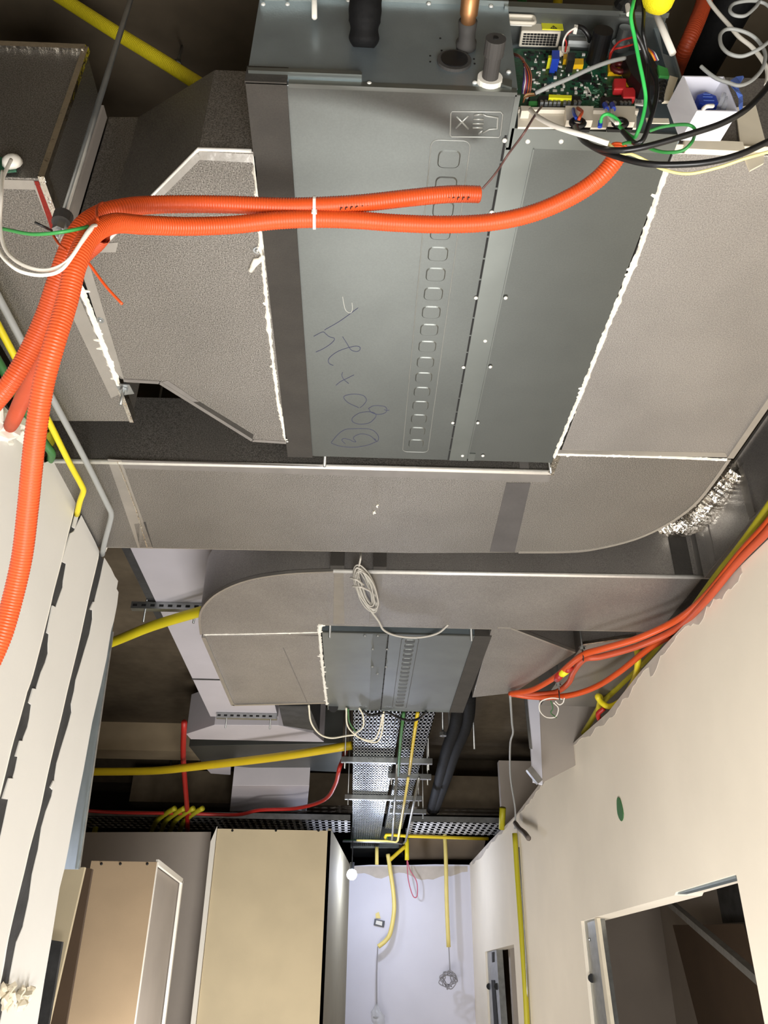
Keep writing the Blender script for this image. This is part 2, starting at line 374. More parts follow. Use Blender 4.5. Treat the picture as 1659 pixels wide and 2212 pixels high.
# boxed riser
rb = thing('boxed_riser', 'tall brown board-clad riser with a pale-rimmed open side, below the grey recess wall', 'riser', py(240, 2212, 6.2))
ry = 6.2; r0 = py(339, 1862, ry); rl = py(197, 1862, ry)
MB().box(rl.x, r0.x, ry, ry+.02, 0, r0.z).build('front_panel', BROWN, rb)
r1 = px(393, 1897, r0.x+.0); ye = max(r1.y, ry+.3)
MB().box(r0.x-.04, r0.x-.02, ry+.03, ye, 0, r0.z-.02).build('side_panel', GREYB, rb)
fr = MB(); fr.bar((r0.x, ry+.01, r0.z), (r0.x, ye, r0.z), .02, .035); fr.bar((r0.x, ye, r0.z), (r0.x, ye, 0), .02, .035, (0, 1, 0)); fr.bar((r0.x, ry+.01, r0.z), (r0.x, ry+.01, 0), .014, .014, (0, 1, 0))
fr.build('rim', WHITEP, rb)
for u in (219, 260, 318): MB().dome(py(u, 1866, ry-.001), (0, -1, 0), .010).build('screw_head', SLOT, rb)
tag(facing([(136, 1877), (183, 1873), (105, 2214), (60, 2214)], 5.2, .03, 'lining_board', BEIGE), 'narrow tan lining board standing between left wall end and dark gap', 'board')
tag(facing([(181, 1873), (199, 1877), (142, 2214), (103, 2214)], 5.3, .03, 'gap_shadow', DKBROWN), 'narrow dark strip standing in for the shadow left of the boxed riser', 'board')  # dark strip modelled in place of the shadow beside the riser
tag(facing([(108, 2030), (134, 2034), (104, 2214), (70, 2214)], 5.0, .03, 'grey_board', CHASE), 'short dark grey board low against the left wall end', 'board')

# ---- door 1: steel jamb, head track, dark room with leaning boards behind
wr = bpy.data.objects['wall_right']
def frame_piece(pts, name, m, dx=.05, x=XR+.02, parent=wr):
    return MB().ext(yz(x, *pts), (dx, 0, 0)).build(name, m, parent)
j = frame_piece([(1256, 1992), (1284, 1983), (1316, 2230), (1283, 2230)], 'door_jamb', STEEL, .06)
frame_piece([(1284, 1985), (1289, 1983), (1322, 2230), (1314, 2230)], 'jamb_edge', CREAMP, .02, XR+.005)
MB().cyl(px(1279, 2113, XR+.0192), px(1279, 2113, XR+.021), .024, 14).build('knockout_hole', SLOT, wr)
for q in ((1273, 2029), (1266, 2085)): MB().dome(px(*q, XR+.019), (-1, 0, 0), .010).build('screw_head', STEEL, wr)
frame_piece([(1459, 1925), (1586, 1888), (1590, 1897), (1500, 1922), (1462, 1932)], 'head_track', GALVD, .04, XR+.01)
XB = 3.0
dr = struct(MB().ext([V((XB, 2.5, 0)), V((XB, 9.8, 0)), V((XB, 9.8, 3.9)), V((XB, 2.5, 3.9))], (.05, 0, 0)).build('wall_side_room', GREYB))
struct(MB().box(XR+.12, XB, 8.9, 9.0, 0, 3.9).build('wall_side_room_end', GREYB))
struct(MB().box(XR+.12, XB+.05, 1.8, 1.9, 0, 3.9).build('wall_side_room_near', CHASE))
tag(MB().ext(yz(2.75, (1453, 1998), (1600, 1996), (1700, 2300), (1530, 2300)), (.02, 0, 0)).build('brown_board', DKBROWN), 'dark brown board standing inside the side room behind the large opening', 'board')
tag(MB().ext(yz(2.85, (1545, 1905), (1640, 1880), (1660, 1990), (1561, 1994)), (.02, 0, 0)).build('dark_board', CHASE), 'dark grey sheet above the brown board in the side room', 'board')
a, b = px(1440, 1944, 2.2), px(1680, 2150, 1.9)
tag(MB().bar(a, b, .04, .04).build('diagonal_strut', STEEL), 'thin steel strut slanting across the large door opening', 'strut')
# door 2
frame_piece([(1049, 2056), (1072, 2050), (1084, 2230), (1056, 2230)], 'door_jamb', STEEL, .06)
frame_piece([(1062, 2057), (1067, 2056), (1067, 2078), (1063, 2079)], 'jamb_slot', SLOT, .01, XR+.015)
frame_piece([(1061, 2117), (1068, 2117), (1077, 2230), (1068, 2230)], 'jamb_slot', SLOT, .01, XR+.015)
for q in ((1057, 2131), (1074, 2131)): MB().cyl(px(*q, XR+.0192), px(*q, XR+.021), .03, 12).build('knockout_hole', SLOT, wr)
tag(MB().ext(yz(1.75, (1060, 2030), (1125, 2010), (1140, 2260), (1070, 2260)), (.02, 0, 0)).build('tan_board', BROWN), 'tan lining board seen through the small far opening', 'board')
# green mark: an oval slot hole cut in the right wall
g = [px(1340+6*math.cos(t)*(1+.1*math.sin(3*t))+math.sin(t)*3.5, 1748+26*math.sin(t), XR-.001) for t in [k*math.pi/8 for k in range(16)]]
MB().ext(g, (-.004, 0, 0)).build('green_backbox', GREEN, wr)

# ================================================================== ducts
def duct(name, label, pts, z0, tops, m=FOIL, cat='duct'):
    """pts: plan outline (points at z0), tops: height or list of heights"""
    pts = [V(p) for p in pts]
    if not isinstance(tops, (list, tuple)): tops = [tops]*len(pts)
    c = sum(pts, V())/len(pts)
    t = thing(name, label, cat, (c.x, c.y, z0))
    MB().ext(pts, None, [V((p.x, p.y, h)) for p, h in zip(pts, tops)]).build('duct_body', m, t, bevel=.003)
    return t
def edge_tape(t, P, w=.012, m=None, z=None, name='edge_tape'):
    """foil tape folded over a bottom edge"""
    mb = MB()
    for a, b in zip(P, P[1:]):
        mb.bar(V(a), V(b), w, .003) if 0 else mb.bar(V(a)+V((0,0,.006)), V(b)+V((0,0,.006)), w, w+.004)
    return mb.build(name, m or TAPE, t)
def flat_tape(t, q, m=TAPED, name='tape_strip', z=None):
    """thin strip stuck under a face, by photo corners"""
    return MB().ext([pz(u, v, z-.0012) for u, v in q], (0, 0, .0024)).build(name, m, t)
# left transition between unit and plenum
LT = [(-.244, 1.09), (-.357, 1.09), (-.613, 1.348), (-.69, 1.35), (-.69, 1.825), (-.581, 1.83), (-.349, 2.094), (-.244, 2.10)]
ht = [3.38, 3.38, 3.58, 3.58, 3.58, 3.58, 3.38, 3.38]
t = duct('tapered_duct', 'foil-faced tapered duct between the large unit and the left plenum', [(x, y, ZA) for x, y in LT], ZA, ht, FOIL)
MB().tube([(-.25, 1.09, ZA+.003), (-.357, 1.09, ZA+.003), (-.613, 1.348, ZA+.003), (-.66, 1.35, ZA+.003)], .0042, 8).build('edge_tape', BRT, t, smooth=True)
edge_tape(t, [(-.68, 1.828, ZA), (-.581, 1.832, ZA), (-.349, 2.096, ZA), (-.246, 2.102, ZA)], .012, TAPED)
flat_tape(t, [(430, 327), (553, 334), (553, 352), (425, 345)], TAPE, z=ZA)
flat_tape(t, [(425, 330), (437, 340), (275, 500), (262, 494)], TAPE, z=ZA)
flat_tape(t, [(175, 530), (255, 524), (250, 545), (180, 546)], TAPE, z=ZA)
flat_tape(t, [(346, 827), (362, 822), (430, 868), (412, 868)], TAPED, z=ZA)
flat_tape(t, [(412, 868), (430, 868), (548, 940), (545, 949)], FOAM, z=ZA)
flat_tape(t, [(168, 560), (190, 560), (268, 820), (245, 800)], TAPE, z=ZA)
# sealant beads on this duct
jitter_bead(uz(ZA, (549, 335), (566, 545), (582, 720), (601, 870), (620, 955)), .0055, .004, seed=4, blobs=14).build('sealant_bead', SEAL, t)
jitter_bead(uz(ZA, (165, 600), (205, 700), (240, 790), (256, 832)), .009, .006, seed=8, blobs=6).build('sealant_bead', SEAL, t)
for q in ((217, 691), (556, 540)):
    p = pz(*q, ZA); MB().cyl(p, p-V((0,0,.002)), .010, 14).dome(p-V((0,0,.002)), (0,0,-1), .006).build('washer_screw', STEEL, t)
mb = MB()
for q in (((545, 575), (552, 560), (562, 560)), ((541, 583), (550, 570), (566, 555)), ((556, 540), (566, 546), (560, 530))):
    mb.tube([p-V((0,0,.003)) for p in uz(ZA, *q)], .006, 7)
mb.build('sealant_smear', SEAL, t, smooth=True)
# left plenum
t = duct('plenum_box', 'long foil-faced plenum box above the left wall with taped corner', [(-.70, 1.173, ZA), (-.70, 2.02, ZA), (-.96, 2.03, ZA), (-1.0, 1.173, ZA)], ZA, 3.58, FOIL)
for k, q in enumerate((((-.70, 1.17), (-.70, 1.36)), ((-.70, 1.84), (-.70, 2.02)))):
    MB().bar((q[0][0], q[0][1], ZA+.012), (q[1][0], q[1][1], ZA+.012), .012, .03).build('corner_tape', CRUMP, t)
MB().ext(uz(ZA-.0015, (74, 392), (83, 392), (125, 500), (118, 520)), (0, 0, .003)).build('red_tape', mat('red_foil', (150, 52, 44), .25, .6, .1, 10, 1.5, 60), t)
flat_tape(t, [(0, 388), (72, 390), (78, 410), (0, 408)], TAPE, z=ZA)
flat_tape(t, [(72, 400), (95, 400), (168, 590), (148, 590)], TAPE, z=ZA)
flat_tape(t, [(140, 650), (170, 640), (262, 850), (240, 860)], TAPE, z=ZA)
MB().bar((-.70, 1.175, ZA), (-.70, 1.175, 3.58), .014, .014, (1,0,0)).build('corner_tape', CRUMP, t)
MB().box(-1.0, -.70, 1.165, 1.178, 3.565, 3.585).build('top_tape', CRUMP, t)
MB().bar((-.694, 1.33, 3.12), (-.694, 1.33, 3.57), .035, .006, (1,0,0)).build('flange_strip', GREYB, t)
cb = MB().ext([py(u, v, 1.166) for u, v in ((-20, 342), (38, 345), (36, 372), (-20, 378))], (0, -.004, 0)).build('control_board', PCB, t)
MB().dome(py(27, 352, 1.162), (0, -1, 0), .022, 12).build('capacitor', WHITEP, t, smooth=True)
MB().box(-.93, -.89, 1.15, 1.166, 3.12, 3.14).build('connector_block', HOUS, t)
wire('lead_wire', [pd(24, 345, 1.9), pd(12, 370, 1.85), pd(2, 395, 1.8), pd(-12, 430, 1.75)], .0035, WHITEP, 'white lead hanging from the circuit board of the left plenum', 'wire')
# cross duct 1 with elbow and return duct
E1 = uz(ZA, (1575, 992), (1545, 1035), (1500, 1090), (1440, 1133), (1370, 1165), (1290, 1185), (1230, 1192), (1120, 1193))
E1 = cr(E1, 4)
body = [V((-1.75, 2.25, ZA)), V((.0, 2.235, ZA)), V((.60, 2.232, ZA)), V((.60, 2.13, ZA))]+E1+[V((.2, 2.80, ZA)), V((-.9, 2.82, ZA)), V((-1.75, 2.83, ZA))]
t = duct('cross_duct', 'wide foil-faced duct crossing the corridor with a curved right elbow, behind the large unit', body, ZA, 3.37, FOIL)
MB().tube([(-1.0, 2.246, ZA+.004), (0, 2.234, ZA+.004), (.60, 2.231, ZA+.004)], .0085, 10).build('edge_tape', BRT, t, smooth=True)
flat_tape(t, [(262, 994), (1190, 1024), (1186, 1042), (268, 1012)], TAPED, z=ZA)
edge_tape(t, E1, .012, TAPE)
edge_tape(t, [(-1.0, 2.823, ZA), (-.9, 2.82, ZA), (.2, 2.80, ZA), E1[-1]], .006, TAPE)
flat_tape(t, [(1094, 1043), (1146, 1044), (1112, 1193), (1058, 1192)], mat('grey_tape', (90, 87, 86), .65, .5, .08, 10, .4, 60), z=ZA)
flat_tape(t, [(232, 992), (262, 994), (330, 1185), (298, 1184)], TAPE, z=ZA)
flat_tape(t, [(290, 1132), (314, 1128), (330, 1182), (302, 1183)], FOAM, z=ZA)
MB().tube([p-V((0,0,.002)) for p in uz(ZA, (254, 996), (275, 1050), (296, 1105), (318, 1180))], .003, 6).build('tape_seam', CRUMP, t)
lump('smear', [pz(815, 1092, ZA), pz(808, 1105, ZA)], SEAL, t, .006, 9)
jitter_bead(uz(ZA, (1205, 981), (1330, 984), (1450, 988), (1570, 993)), .005, .004, seed=14, blobs=8).build('sealant_bead', SEAL, t)
MB().box(.59, .61, 2.13, 2.24, ZA-.002, 3.3).build('corner_tape', CRUMP, t)
MB().box(.50, .53, 2.229, 2.236, ZA+.014, 3.35).build('side_tape', TAPED, t)
for x in (-.9, .9):
    rod((x, 2.88, 3.36), (x, 2.88, CEIL), .005, t)
MB().box(-1.0, .98, 2.86, 2.90, 3.373, 3.40).build('support_channel', STEEL, t)
RD = [V((.606, 1.055, ZA)), V((1.138, 1.05, ZA)), V((1.138, 2.113, ZA)), V((.606, 2.125, ZA))]
t = duct('return_duct', 'broad foil-faced return duct on the right of the large unit', RD, ZA, 3.37, FOIL2)
jitter_bead(uz(ZA, (1441, 362), (1380, 545), (1310, 712), (1255, 850), (1197, 988)), .0065, .005, seed=21, blobs=5).build('sealant_bead', SEAL, t)
edge_tape(t, [(1.138, 1.06, ZA), (1.138, 2.11, ZA)], .02, TAPE)
flat_tape(t, [(1208, 972), (1566, 978), (1572, 988), (1200, 982)], TAPE, z=ZA)
MB().ext(uz(ZA-.0012, (1440, 325), (1659, 333), (1664, 318), (1446, 312)), (0, 0, .0024)).build('end_tape', CREAMP, t)
MB().bar(py(1462, 213, 1.045), py(1444, 290, 1.045), .02, .006, (0,1,0)).build('flange_strip', GREYB, t)
p = py(1545, 322, 1.03)
MB().bar(py(1478, 316, 1.035), py(1605, 322, 1.035), .03, .012, (0,1,0)).build('flange_strip', CREAMP, t)
MB().ext([py(u, v, 1.046) for u, v in ((1590, 232), (1632, 225), (1652, 300), (1650, 352), (1620, 368), (1600, 318))], (0, .004, 0)).build('masking_tape', CREAMP, t)
# side duct on the right behind the wall top
t = thing('side_duct', 'grey foil duct running along above the right wall, beside the elbow', 'duct', (1.5, 2.4, 3.2))
zt = px(1510, 1108, 1.42).z
MB().box(1.42, 2.0, 1.95, 3.07, 3.16, zt).build('duct_body', FOIL2, t, bevel=.003)
for v in (1215,): pass
MB().bar((1.418, 1.95, zt-.003), (1.418, 3.07, zt-.003), .008, .012).build('edge_tape', TAPE, t)
MB().box(1.416, 1.42, 2.93, 2.98, 3.17, zt).build('side_tape', TAPED, t)
MB().box(1.416, 1.42, 2.55, 2.60, 3.17, zt-.05).build('side_tape', TAPE, t)
# flexible connector
t = thing('flexible_duct', 'short crinkled silver flexible duct behind the elbow of the cross duct', 'duct', (1.2, 3.0, 3.3))
P = [pz(u, v, z) for u, v, z in ((1600, 1000, 3.42), (1555, 1050, 3.40), (1520, 1090, 3.40), (1480, 1120, 3.42), (1430, 1130, 3.46))]
Q = resample(cr(P, 10), .006)
MB().tube(Q, .07, 20, rf=lambda i: .075-.008*(i % 4 > 1)+.003*math.sin(i*1.7)).build('duct_hose', CRUMP, t, smooth=False)
# duct 2
E2 = uz(ZB, (434, 1371), (431, 1335), (442, 1308), (475, 1279), (535, 1254), (620, 1240), (720, 1235))
E2 = cr(E2, 4)
XE = 1.47
body = E2+[V((.6, 3.12, ZB)), V((XE, 3.10, ZB)), V((XE, 3.68, ZB)), V((.6, 3.70, ZB)), V((-.19, 3.70, ZB)), V((-.195, 3.84, ZB))]
t = duct('cross_duct', 'second foil duct across the corridor with a rounded left elbow, above the smaller unit', body, ZB, 3.47, FOIL2)
edge_tape(t, E2, .010, TAPE)
MB().tube([E2[-1]+V((0,0,.004)), V((.6, 3.122, ZB+.004)), V((XE, 3.102, ZB+.004))], .009, 10).build('edge_tape', BRT, t, smooth=True)
MB().bar((XE-.01, 3.10, ZB+.004), (XE-.01, 3.68, ZB+.004), .06, .014).build('end_tape', FOAM, t)
edge_tape(t, [(-.19, 3.703, ZB), (.6, 3.703, ZB), (XE, 3.683, ZB)], .008, TAPE)
flat_tape(t, [(722, 1238), (742, 1238), (744, 1348), (720, 1348)], TAPE, z=ZB)
flat_tape(t, [(806, 1240), (826, 1240), (820, 1348), (797, 1348)], TAPE, z=ZB)
for u0, u1, m in ((714, 744, FOAM), (807, 835, FOAM), (1452, 1490, FOAM), (1500, 1520, TAPE)):
    a, b = py(u0, 1215, 3.11), py(u1, 1215, 3.11)
    MB().box(a.x, b.x, 3.098, 3.14, 3.19, 3.466).build('side_tape', m, t)
for u in (1478, 1530): pass
for x in (-.5, .9): rod((x, 3.4, 3.46), (x, 3.4, CEIL), .005, t)
t = duct('supply_duct', 'square foil-faced duct on the left side of the smaller unit', uz(ZB, (436, 1373), (690, 1372), (704, 1519), (500, 1525)), ZB, 3.47, FOIL2)
edge_tape(t, uz(ZB, (440, 1375), (503, 1522), (704, 1517)), .02, TAPE)
jitter_bead(uz(ZB, (690, 1368), (696, 1440), (703, 1500), (706, 1521)), .008, .006, seed=31, blobs=8).build('sealant_bead', SEAL, t)
jitter_bead(uz(ZB, (440, 1371), (560, 1369), (690, 1366)), .004, .003, seed=32, blobs=2).build('sealant_bead', SEAL, t)
jitter_bead(uz(ZB, (692, 1349), (689, 1368)), .010, .006, seed=33, blobs=2).build('sealant_bead', SEAL, t)
MB().bar(pz(612, 1400, ZB-.001), pz(665, 1521, ZB-.001), .004, .002).build('scratch_line', TAPED, t)
t = duct('tapered_duct', 'small tapered foil duct on the right of the smaller unit', uz(ZB, (1062, 1357), (1104, 1357), (1244, 1410), (1110, 1497), (1020, 1507)), ZB, 3.45, FOIL2)
edge_tape(t, uz(ZB, (1075, 1356), (1104, 1357), (1240, 1409)), .012, TAPE)
# plenum for smaller unit and bulkhead
t = duct('plenum_box', 'grey foil plenum box over the right wall beyond the smaller unit', [V((1.12, 3.92, 3.2)), V((1.36, 3.80, 3.2)), V((1.9, 3.80, 3.2)), V((1.9, 4.9, 3.2)), V((1.1, 4.9, 3.2))], 3.2, 3.5, FOIL2)
MB().bar((1.12, 3.915, 3.205), (1.36, 3.795, 3.205), .012, .014).build('edge_tape', CRUMP, t)
yb = 5.3
bh = struct(MB().ext([py(u, v, yb) for u, v in ((1163, 1500), (1420, 1380), (1420, 1560), (1168, 1692))], (0, .02, 0)).build('bulkhead_board', GREYB)); bh.name = 'wall_bulkhead'
MB().ext([py(u, v, yb-.01) for u, v in ((1140, 1502), (1164, 1500), (1172, 1694), (1152, 1688))], (0, .03, 0)).build('board_edge', PLASTF, bh)
MB().ext([py(u, v, yb-.02) for u, v in ((1132, 1505), (1138, 1505), (1150, 1618), (1144, 1616))], (0, .01, 0)).build('corner_trim', STEEL, bh)
MB().bar(py(1142, 1660, yb-.1), py(1166, 1690, yb-.1), .04, .04).build('pipe_end', STEEL, bh)

# ================================================================== large unit
UX0, UX1, UY0, UY1, UZ1 = -.243, .602, .943, 2.172, 3.40
t = thing('ceiling_air_handler', 'large galvanised ceiling air handler with open electrical box and handwriting underneath', 'air handler', (.18, 1.55, ZA))
MB().box(UX0, .268, UY0, UY1, ZA, UZ1).build('casing', GALV, t, bevel=.002)
MB().box(.268, UX1, 1.05, UY1, ZA, UZ1).build('casing', GALV, t, bevel=.002)
U = t
MB().box(UX0-.002, .27, UY0-.003, UY0, ZA+.012, UZ1+.003).build('end_panel', GALVD, U)
MB().box(UX0-.004, .27, UY0-.014, UY0-.002, UZ1-.002, UZ1+.004).build('top_flange', GALVF, U)
# bottom cover: raised slim sheet, and the flange strip
zc = ZA-.0015
def sheet(pts, name, m, z=ZA, th=.002, parent=U): return MB().ext([pz(u, v, z-th) for u, v in pts], (0, 0, th)).build(name, m, parent)
bp = MB().box(-.165, .268, UY0-.002, UY1-.003, ZA-.002, ZA).build('bottom_panel', GALV, U)
ys = pz(1087, 300, ZA).x
MB().box(.268-.003, .275, UY0, 1.06, ZA-.004, ZA).build('panel_lip', GALVF, U)
lip = MB().box(-.165, .268, UY0-.005, UY0+.003, ZA-.004, ZA+.010).build('panel_lip', GALVF, U)
# foam sealing strip
MB().box(UX0-.003, -.168, UY0-.004, UY1+.003, ZA-.004, ZA+.0).build('sealing_strip', FOAM, U)
MB().box(UX0-.004, -.168, UY0-.007, UY0-.002, ZA-.004, ZA+.045).build('sealing_strip', FOAM, U)
# flange strip between the slotted line and the step
xs0 = (pz(1087, 300, ZA).x+pz(972, 985, ZA).x)/2
xs1 = pz(1060, 780, ZA).x+.0
xs1 = (pz(1140, 320, ZA).x*0+pz(1100, 540, ZA).x+pz(1019, 975, ZA).x)/2
MB().box(xs0+.003, xs1, 1.055, UY1-.004, ZA-.004, ZA-.0005).build('flange_strip', GALVF, U)
MB().box(xs1-.003, xs1, 1.055, UY1-.02, ZA-.007, ZA-.001).build('flange_lip', GALVF, U)
MB().box(xs1-.003, xs1+.02, 2.13, UY1-.004, ZA-.004, ZA-.001).build('flange_tab', GALVF, U)
# slot segments along the cover joint
y = 1.03; k = 0
while y < UY1-.03:
    L = .064; MB().box(xs0-.0022, xs0+.0022, y, min(y+L-.007, UY1-.003), ZA-.0035, ZA-.0018).build('joint_slot', SLOT, U); y += L
for q in ((1090, 303), (1028, 643), (1092, 643), (1048, 736), (1001, 793), (1059, 792), (978, 913), (1032, 913), (999, 984), (1043, 984), (1062, 458), (1140, 305), (1212, 305), (1132, 458)):
    MB().dome(pz(*q, ZA-.003), (0, 0, -1), .0056, 10).build('screw_head', SCREW, U, smooth=True)
# recess around ladder of embossed pads
def rrect(cx_, cy_, w_, h_, r, z, n=4):
    out = []
    for sx, sy, a0 in ((1, 1, 0), (-1, 1, 90), (-1, -1, 180), (1, -1, 270)):
        for k in range(n+1):
            a = math.radians(a0+90*k/n); out.append(V((cx_+sx*(w_/2-r)+r*math.cos(a), cy_+sy*(h_/2-r)+r*math.sin(a), z)))
    return out
xp = pz(969, 343, ZA).x; 
LX = [(.150+.0)]
def rim(pts, r, name, parent, m=GALVF): return MB().tube(pts, r, 6, closed=True).build(name, m, parent, smooth=True)
y0 = 1.066; pitch = .0623
def pad_x(i): return pz((969, 963, 957, 952, 946, 941, 937, 932, 926, 922, 919, 915, 911, 907, 903, 900, 897)[i], (343, 400, 456, 505, 553, 598, 638, 676, 716, 752, 786, 820, 850, 880, 910, 937, 962)[i], ZA).x
xpad = sum(pad_x(i) for i in range(17))/17
for i in range(17):
    c = y0+pitch*i+.022
    a = rrect(xpad, c, .046, .042, .012, ZA-.002); b = rrect(xpad, c, .041, .037, .010, ZA-.0040)
    MB().ext(a, None, b).build('embossed_pad', GALV, bp, smooth=False)
rim(rrect(xpad, y0+pitch*8.5-.008, .079, 1.085, .014, ZA-.002), .0011, 'embossed_border', bp, EMB)
# embossed hand warning mark
def Z2(x, y_): return pz(500+x/2.765, y_/2.765, ZA-.002)
rim([Z2(*q) for q in ((1318, 665), (1608, 668), (1620, 682), (1606, 808), (1596, 820), (1316, 817), (1305, 805), (1310, 678))], .0016, 'embossed_frame', bp, EMB)
hm = MB()
for q in (((1345, 695), (1415, 770)), ((1415, 690), (1340, 765)), ((1447, 688), (1500, 681)), ((1445, 712), (1506, 712)), ((1440, 738), (1506, 738)), ((1440, 762), (1500, 762)), ((1475, 800), (1500, 778)),
          ((1500, 681), (1520, 692), (1590, 702), (1588, 768), (1540, 772), (1500, 795))):
    hm.tube([Z2(*p) for p in q], .0022, 7)
hm.build('embossed_hand_mark', EMB, U, smooth=True)
# handwriting
def Z4(x, y_): return pz(620+x/3.456, 600+y_/3.456, ZA-.0022)
for q in ([(435,1240),(410,1215),(425,1200),(470,1210),(490,1222),(515,1225),(495,1200),(510,1180),(560,1165),(620,1180),(660,1215)],
          [(330,1230),(380,1170),(430,1135),(480,1128),(600,1128),(650,1145),(680,1180),(682,1210),(670,1222),(655,1200)],
          [(330,1235),(400,1258),(500,1265),(600,1250),(670,1222)],
          [(610,975),(650,955),(725,960),(745,985),(730,1010),(680,1020),(630,1005),(608,975)],
          [(600,1000),(540,1010),(490,1045),(490,1075),(540,1093),(610,1085),(650,1055),(665,1025),(640,1005),(600,1000)],
          [(725,985),(745,990),(765,988)], [(535,970),(460,935),(425,900),(435,880),(500,868),(570,880),(592,915),(570,950),(545,970)],
          [(365,803),(400,775),(450,750),(500,725)], [(460,790),(425,760),(410,730),(415,705)],
          [(345,655),(315,640),(310,610),(335,580),(380,550),(430,530),(500,512),(540,515),(545,535),(525,550),(480,540),(440,480),(415,440)],
          [(215,555),(270,530),(330,490),(355,455),(315,440),(290,420),(265,405),(200,437)], [(280,390),(400,320),(530,225)]):
    MB().tube(cr([Z4(*p) for p in q], 5), .0008, 5).build('pen_stroke', INK, bp)
MB().tube(cr([Z4(*p) for p in ((415,140),(425,200),(440,245),(475,262),(488,230),(485,185))], 5), .0009, 5).build('scuff_mark', mat('scuff', (176, 176, 170), .7), U)
# end panel fittings
ye_ = UY0-.003
def Pe(x, y_): return py(500+x/2.765, y_/2.765, ye_)
for q in ((190, 28), (335, 28), (130, 408), (697, 5), (823, 500), (1178, 25), (1550, 40), (1615, 218), (1453, 495), (1655, 432)):
    MB().dome(Pe(*q), (0, -1, 0), .0052, 10).build('screw_head', SCREW, U, smooth=True)
for q in ((1247, 230), (1255, 303), (1187, 335), (1187, 370), (1448, 354), (1452, 382)):
    MB().cyl(Pe(*q), Pe(*q)+V((0, -.001, 0)), .002, 8).build('rivet_hole', SLOT, U)
a, b = Pe(105, 440), Pe(775, 462)
MB().ext([Pe(100, 430), Pe(770, 452), Pe(780, 464), Pe(778, 476), Pe(102, 450)], (0, -.010, 0)).build('angle_bracket', GALVF, U)
MB().ext([Pe(170, -20), Pe(490, -20), Pe(490, 8), Pe(172, 5)], (0, -.02, 0)).build('mount_bracket', GALVF, U)
MB().cyl(Pe(497, -60)+V((0,-.03,0)), Pe(499, 195)+V((0,-.03,0)), .0055, 10).build('white_stick', WHITEP, U, smooth=True)
c = Pe(1330, 372)
MB().cyl(c+V((0, .002, 0)), c+V((0, -.006, 0)), .0335, 28).build('grommet', RUBBER, U, smooth=False)
MB().cyl(c, c+V((0, -.008, 0)), .026, 24).build('blanking_plug', BLACK, U)
c = Pe(1540, 495)
dr_ = MB().cyl(c+V((0, .002, 0)), c+V((0, -.012, 0)), .024, 20).build('drain_collar', WHITEP, U)
MB().cyl(c, c+V((0, -.055, .0)), .0155, 18).build('drain_stub', RUBBER, U, smooth=False)
MB().cyl(c+V((0, -.055, 0)), c+V((0, -.085, 0)), .019, 18).build('drain_cap', RUBBER, U)
MB().cyl(c+V((0, -.085, 0)), c+V((0, -.087, 0)), .005, 8).build('cap_hole', SLOT, U)
MB().ext([Pe(1608, 488), Pe(1672, 495), Pe(1672, 540), Pe(1608, 520)], (0, -.006, 0)).build('clip_plate', GALVF, U)
# pipes (things)
P = cr([Pe(790, 290)+V((0, -.002, 0)), Pe(795, 240)+V((0, -.05, 0)), Pe(805, 150)+V((0, -.09, .0)), Pe(815, -20)+V((0, -.11, .02)), Pe(815, -160)+V((0, -.12, .05))], 14)
pi = MB().tube(P, .03, 20, rf=lambda i: (.020, .024, .027, .029, .030, .0295, .0285, .0275, .027, .0275, .029, .031)[i] if i < 12 else .0315+.0006*math.sin(i*.9)).build('insulated_pipe', BLACKM, smooth=True)
tag(pi, 'black-wrapped insulated pipe entering the end panel of the large unit', 'pipe')
t = thing('copper_pipe', 'copper pipe with a dark rubber sleeve at the end of the large unit', 'pipe', Pe(1405, 280))
k0 = [py(1007, 104, .940), py(1007, 91, .928), py(1008, 88, .924), py(1009, 70, .91), py(1011, 46, .888)]
MB().tube(k0, .02, 18, rf=lambda i: (.0195, .0205, .0165, .0165, .0185)[i]).build('rubber_sleeve', RUBBER, t, smooth=True)
k1 = [py(1011, 56, .896), py(1012, 36, .88), py(1012.5, 32, .876), py(1017, -10, .85), py(1022, -60, .82)]
MB().tube(k1, .017, 18, rf=lambda i: (.0145, .0145, .0172, .0178, .018)[i]).build('pipe_tube', COPPER, t, smooth=True)

# ---- electrical box
YB_ = 1.005
def Ce(x, y_, y=YB_): return py(1090+x/5.352, y_/5.352, y)
box = U
MB().box(.268, .605, .938, 1.06, UZ1-.004, UZ1+.003).build('box_top', GALV, U)
MB().box(.262, .606, .934, .944, UZ1-.012, UZ1+.008).build('box_flange', GALVF, U)
MB().box(.268, .605, YB_+.014, YB_+.02, ZA, UZ1).build('box_back', GALVD, U)
MB().box(.605, .609, .96, 1.06, ZA+.0, UZ1).build('box_side', GALVD, U)
MB().box(.27, .605, 1.012, 1.055, ZA-.004, ZA+.001).build('box_ledge', GALVF, U)
